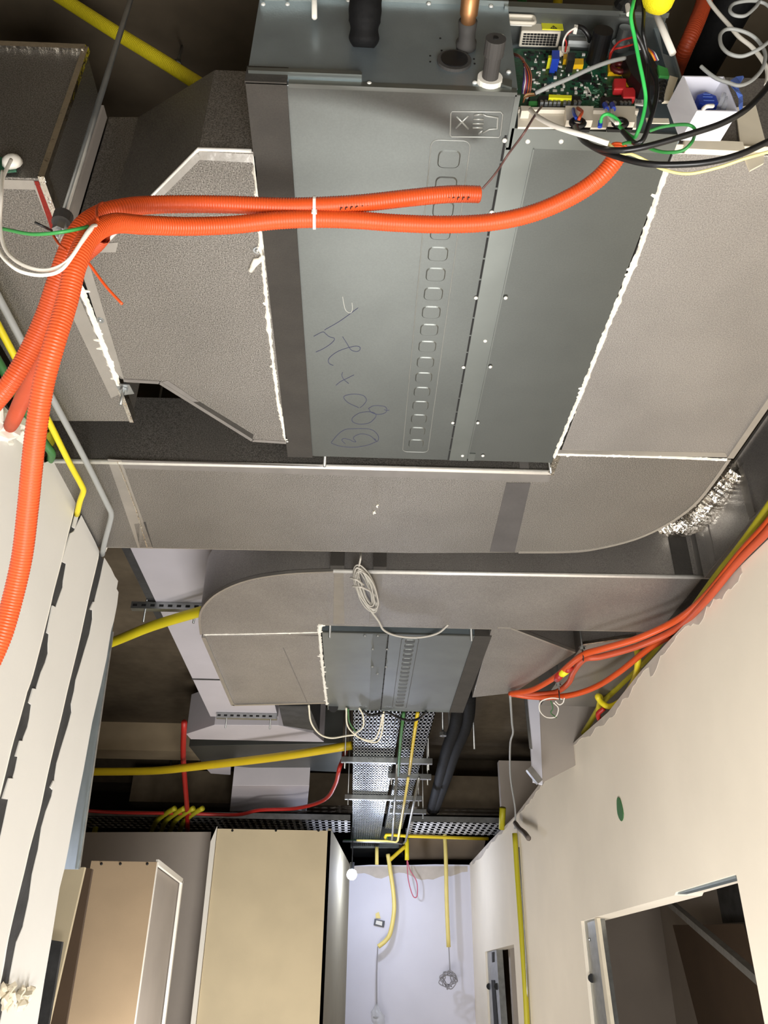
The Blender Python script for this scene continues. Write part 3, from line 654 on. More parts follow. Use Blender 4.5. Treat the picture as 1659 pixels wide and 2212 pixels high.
# white tray
tr = MB(); tr.ext([Ce(150, 1300), Ce(1530, 1320), Ce(1530, 1345), Ce(150, 1330)], (0, -.012, 0))
for x0, x1, yb_ in ((165, 280, 1390), (680, 1000, 1500), (1165, 1480, 1520)): tr.ext([Ce(x0, 1330), Ce(x1, 1335), Ce(x1-10, yb_), Ce(x0+10, yb_)], (0, -.02, 0))
tr.ext([Ce(150, 1335), Ce(1520, 1350), Ce(1515, 1500), Ce(150, 1490)], (0, -.004, 0))
tr.build('board_tray', HOUS, U)
pc = MB().ext([Ce(100, 560), Ce(1180, 600), Ce(1510, 1150), Ce(1530, 1330), Ce(150, 1300), Ce(120, 900)], (0, .006, 0)).build('circuit_board', PCB, U)
def comp(x0, y0_, x1, y1_, h, m, name, b=0):
    return MB().ext([Ce(x0, y0_), Ce(x1, y0_), Ce(x1, y1_), Ce(x0, y1_)], (0, -h, 0)).build(name, m, U, bevel=b)
comp(515, 745, 600, 845, .030, BLUE, 'blue_relay')
comp(480, 770, 520, 800, .024, LABELY, 'yellow_capacitor')
comp(700, 750, 780, 840, .026, BLACK, 'black_relay')
comp(785, 730, 900, 800, .010, mat('amber', (236, 184, 30), .4), 'amber_capacitor')
comp(670, 690, 710, 750, .012, mat('amber', (236, 184, 30), .4), 'amber_capacitor')
comp(610, 610, 735, 660, .014, CREAMP, 'wire_connector')
comp(850, 880, 1000, 950, .005, BLACK, 'black_chip')
comp(1190, 750, 1385, 880, .008, mat('amber', (236, 184, 30), .4), 'amber_capacitor')
RC = mat('red_capacitor_plastic', (200, 48, 52), .45)
comp(1240, 985, 1385, 1110, .016, RC, 'red_capacitor', .003)
comp(1345, 1090, 1490, 1210, .016, RC, 'red_capacitor', .003)
comp(1390, 960, 1420, 1060, .010, mat('amber', (236, 184, 30), .4), 'amber_capacitor')
c = Ce(1305, 850)+V((0, -.012, 0))
ring = [c+V((.0135*math.cos(k*math.pi/10), 0, .0135*math.sin(k*math.pi/10))) for k in range(20)]
MB().tube(ring, .006, 8, closed=True, rf=lambda i: .0065 if i % 2 else .0055).build('toroid_coil', mat('dark_red_coil', (84, 30, 30), .4, .3), U, smooth=True)
# terminal blocks
for name, x0, x1, yt, yb_, scr in (('terminal_block', 375, 860, 1180, 1300, (410, 462, 510, 560, 607, 675, 723, 795, 845)), ('terminal_block', 1090, 1450, 1190, 1315, (1160, 1245, 1325, 1372, 1418))):
    comp(x0, yt, x1, yb_, .013, BLACK, name)
    for s_ in scr:
        p = Ce(s_, yt+60)+V((0, -.013, 0)); MB().dome(p, (0, -1, 0), .0032, 8).build('terminal_screw', STEEL, U)
        MB().box(p.x-.003, p.x+.003, p.y-.004, p.y, p.z-.009, p.z-.004).build('terminal_plate', STEEL, U)
MB().ext([Ce(490, 1195), Ce(752, 1205), Ce(752, 1240), Ce(490, 1232)], (0, -.019, 0)).build('yellow_label', LABELY, U)
comp(272, 1212, 372, 1262, .008, mat('green_connector_plastic', (70, 160, 80), .4), 'green_connector')
# vent housing
hz = MB().ext([Ce(160, 545), Ce(615, 555), Ce(620, 375), Ce(165, 365)], (0, -.034, 0)).build('vent_housing', HOUS, U, bevel=.003)
hb = Ce(160, 545); hb2 = Ce(615, 555)
for r_ in range(5):
    for c_ in range(10):
        x = hb.x+.006+(hb2.x-hb.x-.016)*c_/9.4; yy = YB_-.006-.0052*r_
        MB().box(x, x+.0062, yy-.0030, yy, min(hb.z, hb2.z)-.0012, max(hb.z, hb2.z)+.001).build('vent_slot', SLOT, U)
lp = Ce(400, 545)+V((0, -.0350, .005))
MB().box(lp.x, lp.x+.045, lp.y-.001, lp.y+.001, lp.z, lp.z+.026).build('warning_label', LABELY, U)
MB().tube([lp+V((.018, -.0015, .002)), lp+V((.031, -.0015, .002)), lp+V((.0245, -.0015, .012))], .0007, 5, closed=True).build('warning_triangle', SLOT, U)
MB().bar(lp+V((.0245, -.0018, .004)), lp+V((.0245, -.0018, .009)), .001, .001).build('warning_bolt', SLOT, U)
fw = rrect(0, 0, .056, .026, .006, 0, 4); c = Ce(190, 225, .950)
MB().tube([V((c.x+p.x, c.y, c.z+p.y)) for p in fw], .004, 7, closed=True).build('cable_entry_ring', HOUS, U, smooth=True)
MB().ext([V((c.x+p.x*.9, c.y+.003, c.z+p.y*.9)) for p in fw], (0, .004, 0)).build('cable_entry_pad', LABELW, U)
# cylindrical capacitor and silver coil
c = Ce(1050, 715); MB().cyl(c, c+V((.0, -.066, 0)), .0205, 22).build('black_capacitor', BLACK, U, smooth=False)
c = Ce(1330, 560); MB().tube([c, c+V((0, -.012, 0)), c+V((0, -.014, 0)), c+V((0, -.045, 0))], .02, 22, rf=lambda i: (.019, .019, .013, .013)[i]).build('silver_coil', STEEL, U)
c = Ce(880, 500); MB().cyl(c-V((.03,0,0)), c+V((.03, -.0, 0)), .016, 16).build('silver_cylinder', STEEL, U)
# stickers
MB().ext([Ce(912, 1008), Ce(965, 1010), Ce(1012, 1112), Ce(962, 1112)], (0, -.001, 0)).build('white_label', LABELW, U)
for k in range(5): MB().bar(Ce(925+k*8, 1030+k*14, YB_-.0015), Ce(960+k*8, 1030+k*14, YB_-.0015), .0006, .0006).build('label_line', SLOT, U)
MB().ext([Ce(1465, 1010), Ce(1590, 1010), Ce(1600, 1230), Ce(1500, 1220)], (0, -.003, 0)).build('spec_label', LABELW, U)
for k in range(5): MB().bar(Ce(1490+k*18, 1040, YB_-.004), Ce(1505+k*18, 1190, YB_-.004), .001, .001).build('label_line', SLOT, U)
# tiny surface components, uncountable
rnd = random.Random(5); mb = MB(); mb2 = MB()
for _ in range(260):
    x = rnd.uniform(230, 1180); y_ = rnd.uniform(600, 1180)
    p = Ce(x, y_); s1, s2, h = rnd.uniform(.001, .004), rnd.uniform(.001, .003), rnd.uniform(.001, .004)
    (mb if rnd.random() < .55 else mb2).box(p.x-s1, p.x+s1, p.y-h, p.y, p.z-s2, p.z+s2)
tag(mb.build('tiny_components', BLACK, U), kind='stuff'); tag(mb2.build('tiny_components', LABELW, U), kind='stuff')
mb = MB()
for _ in range(60):
    x = rnd.uniform(850, 1200); y_ = rnd.uniform(960, 1300); p = Ce(x, y_, YB_-.0006); q = p+V((rnd.choice((-1, 0, 1))*.008, 0, rnd.choice((-1, 0, 1))*.006))
    if (q-p).length > .001: mb.bar(p, q, .0007, .0007, (0, 1, 0))
tag(mb.build('board_traces', mat('trace', (120, 170, 140), .4), U), kind='stuff')
# ribbon harness on the left
hc = [(150, 90, 70), (60, 40, 40), (190, 90, 40), (40, 40, 44), (110, 60, 100), (150, 40, 40), (200, 196, 190), (70, 60, 110)]
for k, cc in enumerate(hc):
    o_ = k*11
    P = [Ce(112+o_*.2, 620+o_*.4, .985), Ce(180+o_*.6, 660+o_*.5, .965), Ce(295-o_*.9, 830+o_, .96), Ce(300-o_*1.1, 1000, .97), Ce(285-o_, 1100-o_*.3, .985)]
    wire('harness_wire', P, .0022, mat('harness_%d' % k, cc, .5), parent=U)
for k, cc in enumerate(((220, 160, 110), (230, 200, 150), (120, 80, 50))):
    wire('harness_wire', [Ce(215, 1180, .98), Ce(235, 1110+k*12, .965), Ce(280, 1085+k*12, .965), Ce(360, 1085+k*6, .98)], .0018, mat('harness_b%d' % k, cc, .5), parent=U)
# short leads in the box
wire('lead_wire', [Ce(670, 600, .985), Ce(680, 480, .955), Ce(730, 380, .945), Ce(825, 318, .94)], .002, WHITEP, parent=U)
wire('lead_wire', [Ce(700, 600, .985), Ce(715, 500, .965), Ce(700, 430, .955), Ce(790, 340, .945)], .0018, RED, parent=U)
MB().ext([Ce(808, 282, .94), Ce(850, 290, .94), Ce(845, 330, .94), Ce(805, 322, .94)], (0, .012, 0)).build('white_plug', WHITEP, U)
wire('black_sleeve', [Ce(850, 305, .946), Ce(910, 330, .945), Ce(970, 410, .955), Ce(985, 470, .97)], .0055, BLACK, parent=U)
wire('grey_cable', [Ce(360, 1075, .955), Ce(520, 1000, .94), Ce(760, 900, .935), Ce(1000, 790, .93), Ce(1220, 710, .93), Ce(1390, 670, .935)], .0042, GREYP, parent=U)
wire('black_sleeve', [Ce(350, 1080, .957), Ce(420, 1045, .95), Ce(525, 995, .941)], .0050, BLACK, parent=U)
for k in range(2): wire('red_lead', [Ce(1210, 690, .98), Ce(1230+k*25, 600-k*20, .95), Ce(1330+k*20, 480+k*70, .94), Ce(1480, 430+k*85, .95)], .0020, RED, parent=U)
wire('blue_lead', [Ce(795, 1260, .985), Ce(805, 1320, .97), Ce(830, 1370, .965)], .0032, BLUE, parent=U)
wire('red_lead', [Ce(845, 1250, .985), Ce(895, 1290, .965), Ce(870, 1350, .96), Ce(855, 1390, .965)], .0032, ORANGED, parent=U)
for k in (0, 1):
    wire('white_lead', [Ce(1160+k*80, 1250, .985), Ce(1200+k*60, 1330, .965), Ce(1290+k*20, 1430, .95)], .0030, WHITEP, parent=U)
    MB().cyl(Ce(1155+k*85, 1205, .985), Ce(1180+k*80, 1262, .978), .005, 8).build('blue_ferrule', BLUE, U)
wire('green_lead', [Ce(1110, 1420, .97), Ce(1130, 1345, .955), Ce(1200, 1320, .95), Ce(1290, 1370, .95), Ce(1340, 1440, .955)], .0032, GREENW, parent=U)
MB().cyl(Ce(1110, 1400, .97), Ce(1100, 1470, .975), .0045, 8).build('blue_ferrule', BLUE, U)
# cable glands
for x in (845, 1335):
    c = Ce(x, 1420, .975); ring = [c+V((.0125*math.cos(k*math.pi/8), 0, .0105*math.sin(k*math.pi/8))) for k in range(16)]
    MB().tube(ring, .005, 7, closed=True).build('cable_gland', BLACK, U, smooth=True)
    MB().ext([Ce(x-155, 1465, .98), Ce(x+150, 1475, .98), Ce(x+140, 1500, .98), Ce(x-140, 1495, .98)], (0, .006, 0)).build('gland_bracket', BLACK, U)
# right-hand part of the box: dark assembly, flap, small parts
def Cr(x, y_, y=.97): return py(1340+x/5.2, y_/5.2, y)
MB().ext([Cr(40, 640), Cr(300, 560), Cr(430, 760), Cr(410, 960), Cr(240, 960), Cr(120, 820)], (0, .03, 0)).build('dark_transformer', BLACK, U)
MB().ext([Cr(410, 760), Cr(520, 800), Cr(540, 890), Cr(430, 880)], (0, -.006, 0)).build('green_connector', mat('green_connector_plastic', (70, 160, 80), .4), U)
MB().ext([Cr(545, 880), Cr(640, 905), Cr(580, 1060), Cr(595, 1120), Cr(570, 1165), Cr(465, 1165)], (0, -.006, 0)).build('beige_terminal', CREAMP, U)
for q in ((480, 940), (465, 985), (455, 1030), (445, 1080), (440, 1125)): MB().dome(Cr(*q, .963), (0, -1, 0), .009, 10).build('black_bead', BLACK, U, smooth=True)
for k, cc in enumerate(((230, 150, 40), (200, 60, 40), (60, 60, 120), (200, 200, 190))):
    wire('harness_wire', [Cr(300+k*14, 540+k*8, .96), Cr(350+k*12, 600, .955), Cr(390+k*12, 680, .965)], .002, mat('harness_c%d' % k, cc, .5), parent=U)
MB().ext([Cr(370, 290), Cr(430, 300), Cr(480, 600), Cr(590, 640), Cr(760, 1100), Cr(640, 1100), Cr(600, 920), Cr(540, 860)], (0, .006, 0)).build('cover_flap', GALVD, U)
MB().ext([Cr(170, 440, .95), Cr(260, 450, .95), Cr(290, 560, .95), Cr(210, 560, .95)], (0, -.001, 0)).build('white_label', LABELW, U)
MB().ext([Cr(285, 1335), Cr(540, 1340), Cr(550, 1395), Cr(300, 1390)], (0, -.002, 0)).build('spec_label', CREAMP, U)
MB().cyl(Cr(80, 60, .9), Cr(590, 590, .93)*0+Cr(95, 160, .9), .005, 8).build('white_stick', WHITEP, U)
MB().cyl(Cr(370, 80, .9), Cr(590, 600, .92), .0068, 10).build('white_stick', WHITEP, U, smooth=True)
MB().ext([Cr(0, 60, .94), Cr(310, 60, .94), Cr(300, 180, .94), Cr(0, 180, .94)], (0, .004, 0)).build('hanger_plate', GALVF, U)
MB().dome(Cr(60, 40, .93), (0, -1, -.3), .025, 12).build('hanger_nut', BLACK, U)
for x, y in ((UX0+.03, 1.0), (UX1-.03, 1.1), (UX1-.01, 2.2), (-.13, 2.2)):
    if y > 2: rod((x, y, 3.02 if 0 else ZA-.02), (x, y, CEIL), .0045, U)

# ---- things hanging round the electrical box
t = thing('work_glove', 'bright yellow knitted work glove fingertip hanging at the top of the frame', 'glove', Cr(440, 40, .8))
c = Cr(440, -10, .8)
gl = MB(); n = 10
gl.tube([c+V((0, 0, .05)), c+V((0, -.005, .03)), c, c+V((.002, .0, -.018)), c+V((.003, .002, -.026))], .03, 20, rf=lambda i: (.03, .031, .029, .020, .006)[i])
gl.build('finger', mat('yellow_knit', (232, 214, 20), .8, 0, .05, 30, .8, 300), t, smooth=True)
t = thing('white_junction_box', 'open white plastic box holding a blue capacitor, fixed on the return duct', 'box', Cr(750, 1250, .95))
R4 = [Cr(700, 850, .90), Cr(1165, 858, .90), Cr(1325, 1255, .90), Cr(860, 1245, .90)]
r4 = [V((p.x, p.y, p.z)) for p in R4]; cc = sum(r4, V())/4
i4 = [cc+(p-cc)*.94 for p in r4]; bk = V((-.01, .06, .0))
mb = MB(); vs = r4+i4+[p+bk for p in r4]+[p+bk*.92 for p in i4]
fs = []
for k in range(4):
    l = (k+1) % 4; fs += [(k, l, 4+l, 4+k), (k, 8+k, 8+l, l), (4+k, 4+l, 12+l, 12+k)]
fs += [(8, 9, 10, 11), (12, 13, 14, 15)]
mb.add(vs, fs).build('box_shell', mat('white_box_plastic', (226, 226, 236), .5), t)
c = Cr(985, 1110, .915); hexp = [c+V((.021*math.cos(math.radians(30+60*k)), 0, .0235*math.sin(math.radians(30+60*k)))) for k in range(6)]
MB().ext(hexp, (0, .07, 0)).build('blue_capacitor', BLUE, t, bevel=.002)
for k, (dz, wd) in enumerate(((.013, .014), (.005, .018), (-.006, .02))):
    MB().bar(c+V((-wd/2, -.0008, dz)), c+V((wd/2, -.0008, dz)), .0016, .0008, (0,1,0)).build('capacitor_print', mat('pale_blue_print', (110, 140, 220), .5), t)
wire('white_lead', [Cr(930, 1225, .90), Cr(970, 1195, .885), Cr(1040, 1190, .89)], .0038, WHITEP, parent=t)
for a, b in (((1110, 1200), (1170, 1060)), ((1150, 1230), (1210, 1100))): MB().cyl(Cr(*a, .92), Cr(*b, .91), .005, 8).build('clear_tube', GLASS, t, smooth=True)
mb = MB(); P = [(1380, 850), (1300, 860), (1240, 900), (1240, 960), (1300, 1030), (1330, 1100), (1330, 1180), (1350, 1300)]; Q = [(1390, 870), (1350, 930), (1325, 970), (1340, 1020), (1375, 1070), (1378, 1140), (1375, 1230), (1362, 1300)]
for k in range(len(P)-1): mb.ext([Cr(*P[k], .885+.006*(k % 2)), Cr(*P[k+1], .885+.006*((k+1) % 2)), Cr(*Q[k+1], .89), Cr(*Q[k], .89)], (0, .001, 0))
tag(mb.build('blue_tape', mat('blue_film', (90, 120, 205), .4), smooth=False), 'torn blue tape hanging at the right rim of the white box', 'tape')
G = 'black cables looping out of the electrical box'
wire('black_cable', [Cr(-500, 1420, .965), Cr(-470, 1500, .94), Cr(-400, 1590, .92), Cr(-260, 1660, .9), Cr(-40, 1690, .88), Cr(200, 1665, .87), Cr(500, 1590, .86), Cr(800, 1500, .85), Cr(1130, 1390, .84), Cr(1400, 1240, .83), Cr(1600, 1040, .83), Cr(1700, 900, .84)], .0052, BLACK, 'upper black cable sweeping right from the electrical box', 'cable', G, n=12, seg=10)
wire('black_cable', [Cr(-510, 1430, .97), Cr(-430, 1560, .94), Cr(-250, 1680, .91), Cr(0, 1770, .89), Cr(300, 1840, .87), Cr(640, 1850, .86), Cr(1000, 1820, .85), Cr(1350, 1730, .84), Cr(1720, 1560, .84)], .0052, BLACK, 'lower black cable sweeping right beneath the white box', 'cable', G, n=12, seg=10)
wire('green_wire', [Cr(165, -40, .80), Cr(140, 60, .80), Cr(120, 200, .81), Cr(160, 420, .83), Cr(210, 680, .85), Cr(260, 920, .87), Cr(285, 1120, .89), Cr(250, 1330, .91), Cr(190, 1500, .93), Cr(150, 1545, .94), Cr(60, 1490, .955), Cr(-10, 1420, .965)], .0034, GREENW, 'bright green wire hanging from the top into the electrical box', 'wire', n=12, seg=9)
wire('green_wire', [Cr(330, 1470, .93), Cr(450, 1430, .92), Cr(600, 1405, .91), Cr(740, 1400, .90), Cr(820, 1430, .9), Cr(840, 1490, .9), Cr(800, 1600, .89), Cr(700, 1690, .9), Cr(540, 1712, .91), Cr(400, 1690, .92), Cr(240, 1630, .93), Cr(100, 1600, .94), Cr(20, 1620, .95)], .0030, mat('leaf_green_wire', (56, 140, 70), .4), 'darker green wire looped under the open electrical box', 'wire', n=12)
for k, (dx, r, lab) in enumerate(((0, .0045, 'left black wire curving down beside the bright green wire'), (85, .0035, 'right thin black wire dropping straight from the top edge'))):
    P = [Cr(160+dx, -40, .82), Cr(135+dx*1.5, 150, .82), Cr(170+dx, 350, .83), Cr(250+dx*.4, 520, .85), Cr(310, 700, .87), Cr(400-dx, 900, .88), Cr(400-dx, 1100, .89), Cr(350, 1300, .9), Cr(270, 1540, .92), Cr(200-dx*.3, 1610, .93), Cr(120, 1580, .94), Cr(20, 1470, .95)]
    wire('black_wire', P, r, BLACK, lab, 'wire', 'black wires beside the green wire', n=12)
wire('brown_wire', [pz(1042, 408, 2.98), pz(1070, 375, 3.0), pz(1100, 330, 3.03), py(1130, 290, .92), py(1155, 250, .94), Ce(430, 1230, .985)], .0022, BROWNW, 'thin brown wire from conduit end to the terminal block', 'wire', 'brown wires')
wire('white_cable', [Ce(300, 1270, .97), Ce(380, 1350, .94), Ce(560, 1450, .91), Ce(760, 1520, .89), Ce(960, 1580, .88), Ce(1200, 1660, .88)], .0048, WHITEP, 'flat white cable pair crossing the bottom lip of the electrical box', 'cable')
wire('pale_yellow_wire', [Ce(1200, 1662, .89), Cr(0, 1720, .91), Cr(120, 1730, .92), Cr(260, 1790, .93), Cr(480, 1900, .93), Cr(760, 1950, .92), Cr(1100, 1880, .9), Cr(1400, 1780, .88), Cr(1720, 1690, .87)], .0028, mat('pale_yellow_wire_plastic', (232, 220, 150), .4), 'pale yellow wire drooping under the lower black cable', 'wire')
wire('white_cable', [Cr(980, -20, .9), Cr(1030, 60, .9), Cr(1120, 170, .9), Cr(1220, 280, .9), Cr(1330, 410, .9), Cr(1470, 520, .9), Cr(1570, 640, .9), Cr(1640, 760, .9), Cr(1655, 860, .9), Cr(1640, 960, .9)], .0042, WHITEP, 'white cable wound with black tape coming down at the top right corner', 'cable')
wire('grey_cable', [Cr(905, 745, .88), Cr(980, 810, .88), Cr(1080, 880, .88), Cr(1220, 930, .88), Cr(1340, 960, .88), Cr(1480, 900, .88), Cr(1600, 760, .88), Cr(1625, 600, .88), Cr(1540, 450, .88), Cr(1400, 360, .87), Cr(1220, 325, .87), Cr(1130, 380, .87), Cr(1130, 500, .87), Cr(1220, 600, .87), Cr(1370, 630, .87), Cr(1540, 560, .86), Cr(1680, 460, .86)], .0036, GREYP, 'grey cable with a wide loop above the white box', 'cable', 'grey cables top right', n=10)
wire('grey_cable', [Cr(1680, 80, .86), Cr(1600, 30, .86), Cr(1450, 10, .86), Cr(1280, 40, .86), Cr(1230, 110, .86), Cr(1280, 170, .86), Cr(1400, 175, .86), Cr(1520, 80, .86), Cr(1560, 20, .86)], .0034, GREYP, 'grey cable curl touching the top edge near the right corner', 'cable', 'grey cables top right', n=10)
conduit('orange_conduit', [py(1530, -60, 1.15), py(1522, 0, 1.15), py(1500, 60, 1.16), py(1478, 110, 1.2), py(1462, 150, 1.28), py(1450, 190, 1.4)], .021, ORANGED, 'orange corrugated conduit dropping behind the open box at top right', 'orange corrugated conduits')

# ================================================================== orange conduits in front
R = .0172
G = 'orange corrugated conduits'
def C3(*q): return [pd(u, v, d) for u, v, d in q]
conduit('orange_conduit', C3((1036, 420, 1.80), (1000, 419, 1.79), (950, 421, 1.77), (880, 428, 1.75), (780, 439, 1.73), (680, 445, 1.72), (600, 446, 1.72), (500, 442, 1.73), (400, 441, 1.74), (320, 443, 1.73), (265, 449, 1.70), (215, 463, 1.68), (175, 492, 1.65), (148, 540, 1.63), (122, 610, 1.62), (98, 680, 1.62), (62, 760, 1.62), (20, 830, 1.62), (-30, 890, 1.65)), R, ORANGE, 'upper orange corrugated conduit ending open under the large unit', G)
conduit('orange_conduit', C3((1338, 315, 1.74), (1328, 345, 1.73), (1290, 388, 1.72), (1230, 427, 1.72), (1150, 461, 1.72), (1060, 480, 1.72), (960, 485, 1.72), (860, 482, 1.72), (760, 475, 1.72), (680, 473, 1.71), (600, 476, 1.70), (500, 486, 1.69), (400, 489, 1.66), (310, 486, 1.62), (245, 483, 1.56), (195, 510, 1.50), (165, 570, 1.46), (145, 650, 1.44), (118, 740, 1.42), (94, 830, 1.42), (78, 930, 1.43), (68, 1020, 1.45), (60, 1100, 1.47), (48, 1200, 1.49), (28, 1290, 1.5), (5, 1370, 1.5), (-25, 1440, 1.5)), R, ORANGE, 'lower orange corrugated conduit running from the electrical box down the left wall', G)
conduit('orange_conduit', C3((219, 508, 1.60), (205, 525, 1.62), (170, 560, 1.64), (140, 620, 1.66), (120, 690, 1.68), (100, 760, 1.72), (70, 820, 1.80), (45, 870, 1.95), (30, 905, 2.1))+[px(20, 925, XL-.04)], R, ORANGED, 'short orange conduit at the left entering a ragged plaster hole', G)
rnd = random.Random(2); mb = MB()
for k in range(26):
    u = 735+k*11; 
    if k in (6, 7, 13, 19): continue
    vc = max(419.5, 442-(u-735)*.1); dd = 1.725+(u-735)*.00025-.0215
    c, d, e = pd(u, vc+12, dd+.004), pd(u+1, vc+7, dd), pd(u+5, vc+7, dd)
    mb.bar(c, d, .0016, .0012); mb.bar(d, e, .0014, .0012)
pm = mb.build('printed_marks', SLOT, bpy.data.objects['orange_conduit.001']); pm['kind'] = 'stuff'
t = thing('cable_tie', 'white cable tie binding the two orange conduits under the large unit', 'cable tie', pd(678, 460, 1.70), 'cable ties')
c1_, c2_ = pd(679, 445, 1.72), pd(679, 474, 1.71); ax = (pd(700, 445, 1.72)-pd(660, 445, 1.72)).normalized()
def loop(c1, c2, ax, R_):
    d = (c2-c1); L = d.length; d = d/L; nrm = ax.cross(d).normalized(); out = []
    for k in range(9): a = math.pi*k/8; out.append(c2+nrm*R_*math.cos(a)+d*R_*math.sin(a))
    for k in range(9): a = math.pi+math.pi*k/8; out.append(c1+nrm*R_*math.cos(a)+d*R_*math.sin(a))
    return out
Lp = loop(c1_, c2_, ax, R+.0015)
mb = MB(); n = len(Lp); vs = []; fs = []
for p in Lp: vs += [p-ax*.0028, p+ax*.0028]
for k in range(n): l = (k+1) % n; fs.append((2*k, 2*k+1, 2*l+1, 2*l))
o = mb.add(vs, fs).build('tie_strap', WHITEP, t); md = o.modifiers.new('s', 'SOLIDIFY'); md.thickness = .0018
m_ = (c1_+c2_)/2-(ax.cross((c2_-c1_).normalized()).normalized())*0; m_ = m_+(EYE-m_).normalized()*(R+.002)*.75
MB().box(-.005, .005, -.004, .004, -.005, .005).build('tie_head', WHITEP, t).location = m_
tO = thing('cable_tie', 'orange cable tie holding the conduits to the rod with a long loose tail', 'cable tie', pd(215, 470, 1.52), 'cable ties')
wire('tie_strap', C3((208, 462, 1.56), (211, 445, 1.62), (222, 437, 1.66)), .0022, ORANGE, parent=tO)
wire('tie_strap', C3((209, 450, 1.60), (210, 470, 1.52), (216, 490, 1.52), (228, 500, 1.53), (245, 498, 1.55)), .0025, ORANGE, parent=tO)
wire('tie_tail', C3((115, 508, 1.6), (128, 528, 1.55), (143, 540, 1.53)), .0022, ORANGE, parent=tO)
wire('tie_tail', C3((175, 545, 1.52), (200, 580, 1.5), (230, 620, 1.48), (264, 657, 1.46)), .0024, ORANGE, parent=tO)
wire('white_wire', C3((217, 502, 1.56), (207, 487, 1.5), (190, 500, 1.46), (150, 560, 1.42), (110, 582, 1.42), (70, 580, 1.43), (30, 560, 1.46), (8, 530, 1.5), (0, 480, 1.55), (3, 420, 1.6), (5, 370, 1.7)), .0030, WHITEP, 'upper white wire looping left from the short conduit', 'wire', 'white wires at the left bundle', n=10)
wire('white_wire', C3((214, 506, 1.56), (202, 492, 1.5), (175, 525, 1.45), (135, 580, 1.41), (95, 594, 1.41), (50, 588, 1.42), (20, 570, 1.44), (-4, 540, 1.48), (-15, 500, 1.5)), .0030, WHITEP, 'lower white wire looping left from the short conduit', 'wire', 'white wires at the left bundle', n=10)
wire('green_wire', C3((210, 484, 1.55), (180, 492, 1.48), (140, 500, 1.46), (100, 505, 1.47), (60, 505, 1.5), (5, 494, 1.55)), .0030, mat('leaf_green_wire', (56, 140, 70), .4), 'short green wire crossing the orange bundle at left', 'wire')
wire('black_wire', C3((75, 480, 1.6), (95, 490, 1.6), (112, 498, 1.62)), .0022, BLACK, 'tiny black tie end beside the rod nut', 'wire')
# suspension rod with nut and bracket at left
t = thing('suspension_rod', 'long steel suspension rod with rubber washer and nut at left', 'rod', pd(125, 500, 1.75))
a, b = pd(127, 500, 1.75), None
top = pz(262, -30, CEIL); top = a+V((0, 0, CEIL-a.z))
MB().cyl(a-V((0,0,.02)), top, .0062, 10).build('rod_shaft', STEEL, t, smooth=True)
MB().cyl(a+V((0,0,.0)), a+V((0,0,.022)), .013, 6).build('nut', STEEL, t)
MB().cyl(a+V((0,0,.022)), a+V((0,0,.045)), .018, 16).build('rubber_washer', RUBBER, t)
t = thing('flange_bolt', 'zinc bolt hanging with a washer at the plenum corner below the tapered duct', 'bolt', pz(268, 850, ZA))
a = pz(268, 838, ZA)
MB().cyl(a+V((0,0,.03)), a-V((0,0,.06)), .0048, 8).build('bolt_shaft', STEEL, t, smooth=True)
MB().cyl(a-V((0,0,.005)), a-V((0,0,.013)), .011, 6).build('nut', STEEL, t)
MB().ext([a+V((-.02,-.02,0)), a+V((.02,-.02,0)), a+V((.025,.02,0)), a+V((-.015,.03,0))], (0,0,-.004)).build('washer_plate', STEEL, t)

# ================================================================== yellow and other pipes, left
conduit('yellow_conduit', [py(90, -32, 1.36), py(140, 0, 1.36), py(250, 70, 1.36), py(340, 125, 1.36), py(435, 185, 1.36), py(480, 214, 1.36)], .0195, YEL, 'yellow corrugated conduit slanting across the dark slab at top left', 'yellow corrugated conduits', pitch=.006)
conduit('yellow_conduit', [px(95, 930, XL-.03), px(118, 990, XL-.03), px(140, 1040, XL-.03), px(160, 1085, XL-.03), px(168, 1115, XL-.04)], .02, mat('olive_yellow', (184, 176, 40), .5), 'yellow corrugated conduit peeking over the left wall top', 'yellow corrugated conduits')
def pipe(name, P, r, m, label, group=None, cat='pipe', n=3): return tag(MB().tube(cr(P, n), r, 10).build(name, m, smooth=True), label, cat, group)
xg = XL+.02
pipe('grey_pipe', [pz(-60, 535, 3.06), pz(0, 648, 3.06), pz(110, 855, 3.06), pz(180, 985, 3.06), pz(232, 1090, 3.06), pz(240, 1108, 3.06), pz(238, 1126, 3.06), pz(227, 1168, 3.055), px(221, 1198, XL+.006)], .0095, GREYP, 'straight grey conduit pipe bending down into the right-hand wall chase')
pipe('yellow_pipe', [pz(-60, 600, 3.06), pz(0, 710, 3.06), pz(90, 880, 3.06), pz(150, 1000, 3.06), pz(176, 1048, 3.06), pz(180, 1062, 3.06), pz(173, 1082, 3.055), px(166, 1112, XL+.006)], .0095, YEL, 'yellow conduit pipe bending down into the first wall chase')
pipe('green_pipe', [pz(-60, 690, 3.06), pz(0, 788, 3.06), pz(60, 895, 3.06), pz(95, 955, 3.06), pz(112, 980, 3.06), px(104, 1000, XL-.03)], .0125, GREEN, 'dark green conduit pipe ending at the left wall top')
for (u, v, dv), lab in zip(((172, 1066, 22), (224, 1180, 18)), ('white tape wrap on the yellow pipe end at the wall chase', 'white tape wrap on the grey pipe end at the wall chase')):
    tag(MB().tube([px(u+3, v-dv*.5, XL), px(u+1, v, XL), px(u-2, v+dv*.6, XL-.004)], .0135, 9, rf=lambda i: (.012, .014, .0115)[i]).build('tape_wrap', SEAL, smooth=False), lab, 'tape')
tag(MB().tube([px(170, 1082, XL-.008), px(160, 1110, XL-.01), px(152, 1150, XL-.012)], .010, 8).build('black_sleeve', BLACK, smooth=True), 'black sleeve on the yellow pipe inside the first chase', 'sleeve')
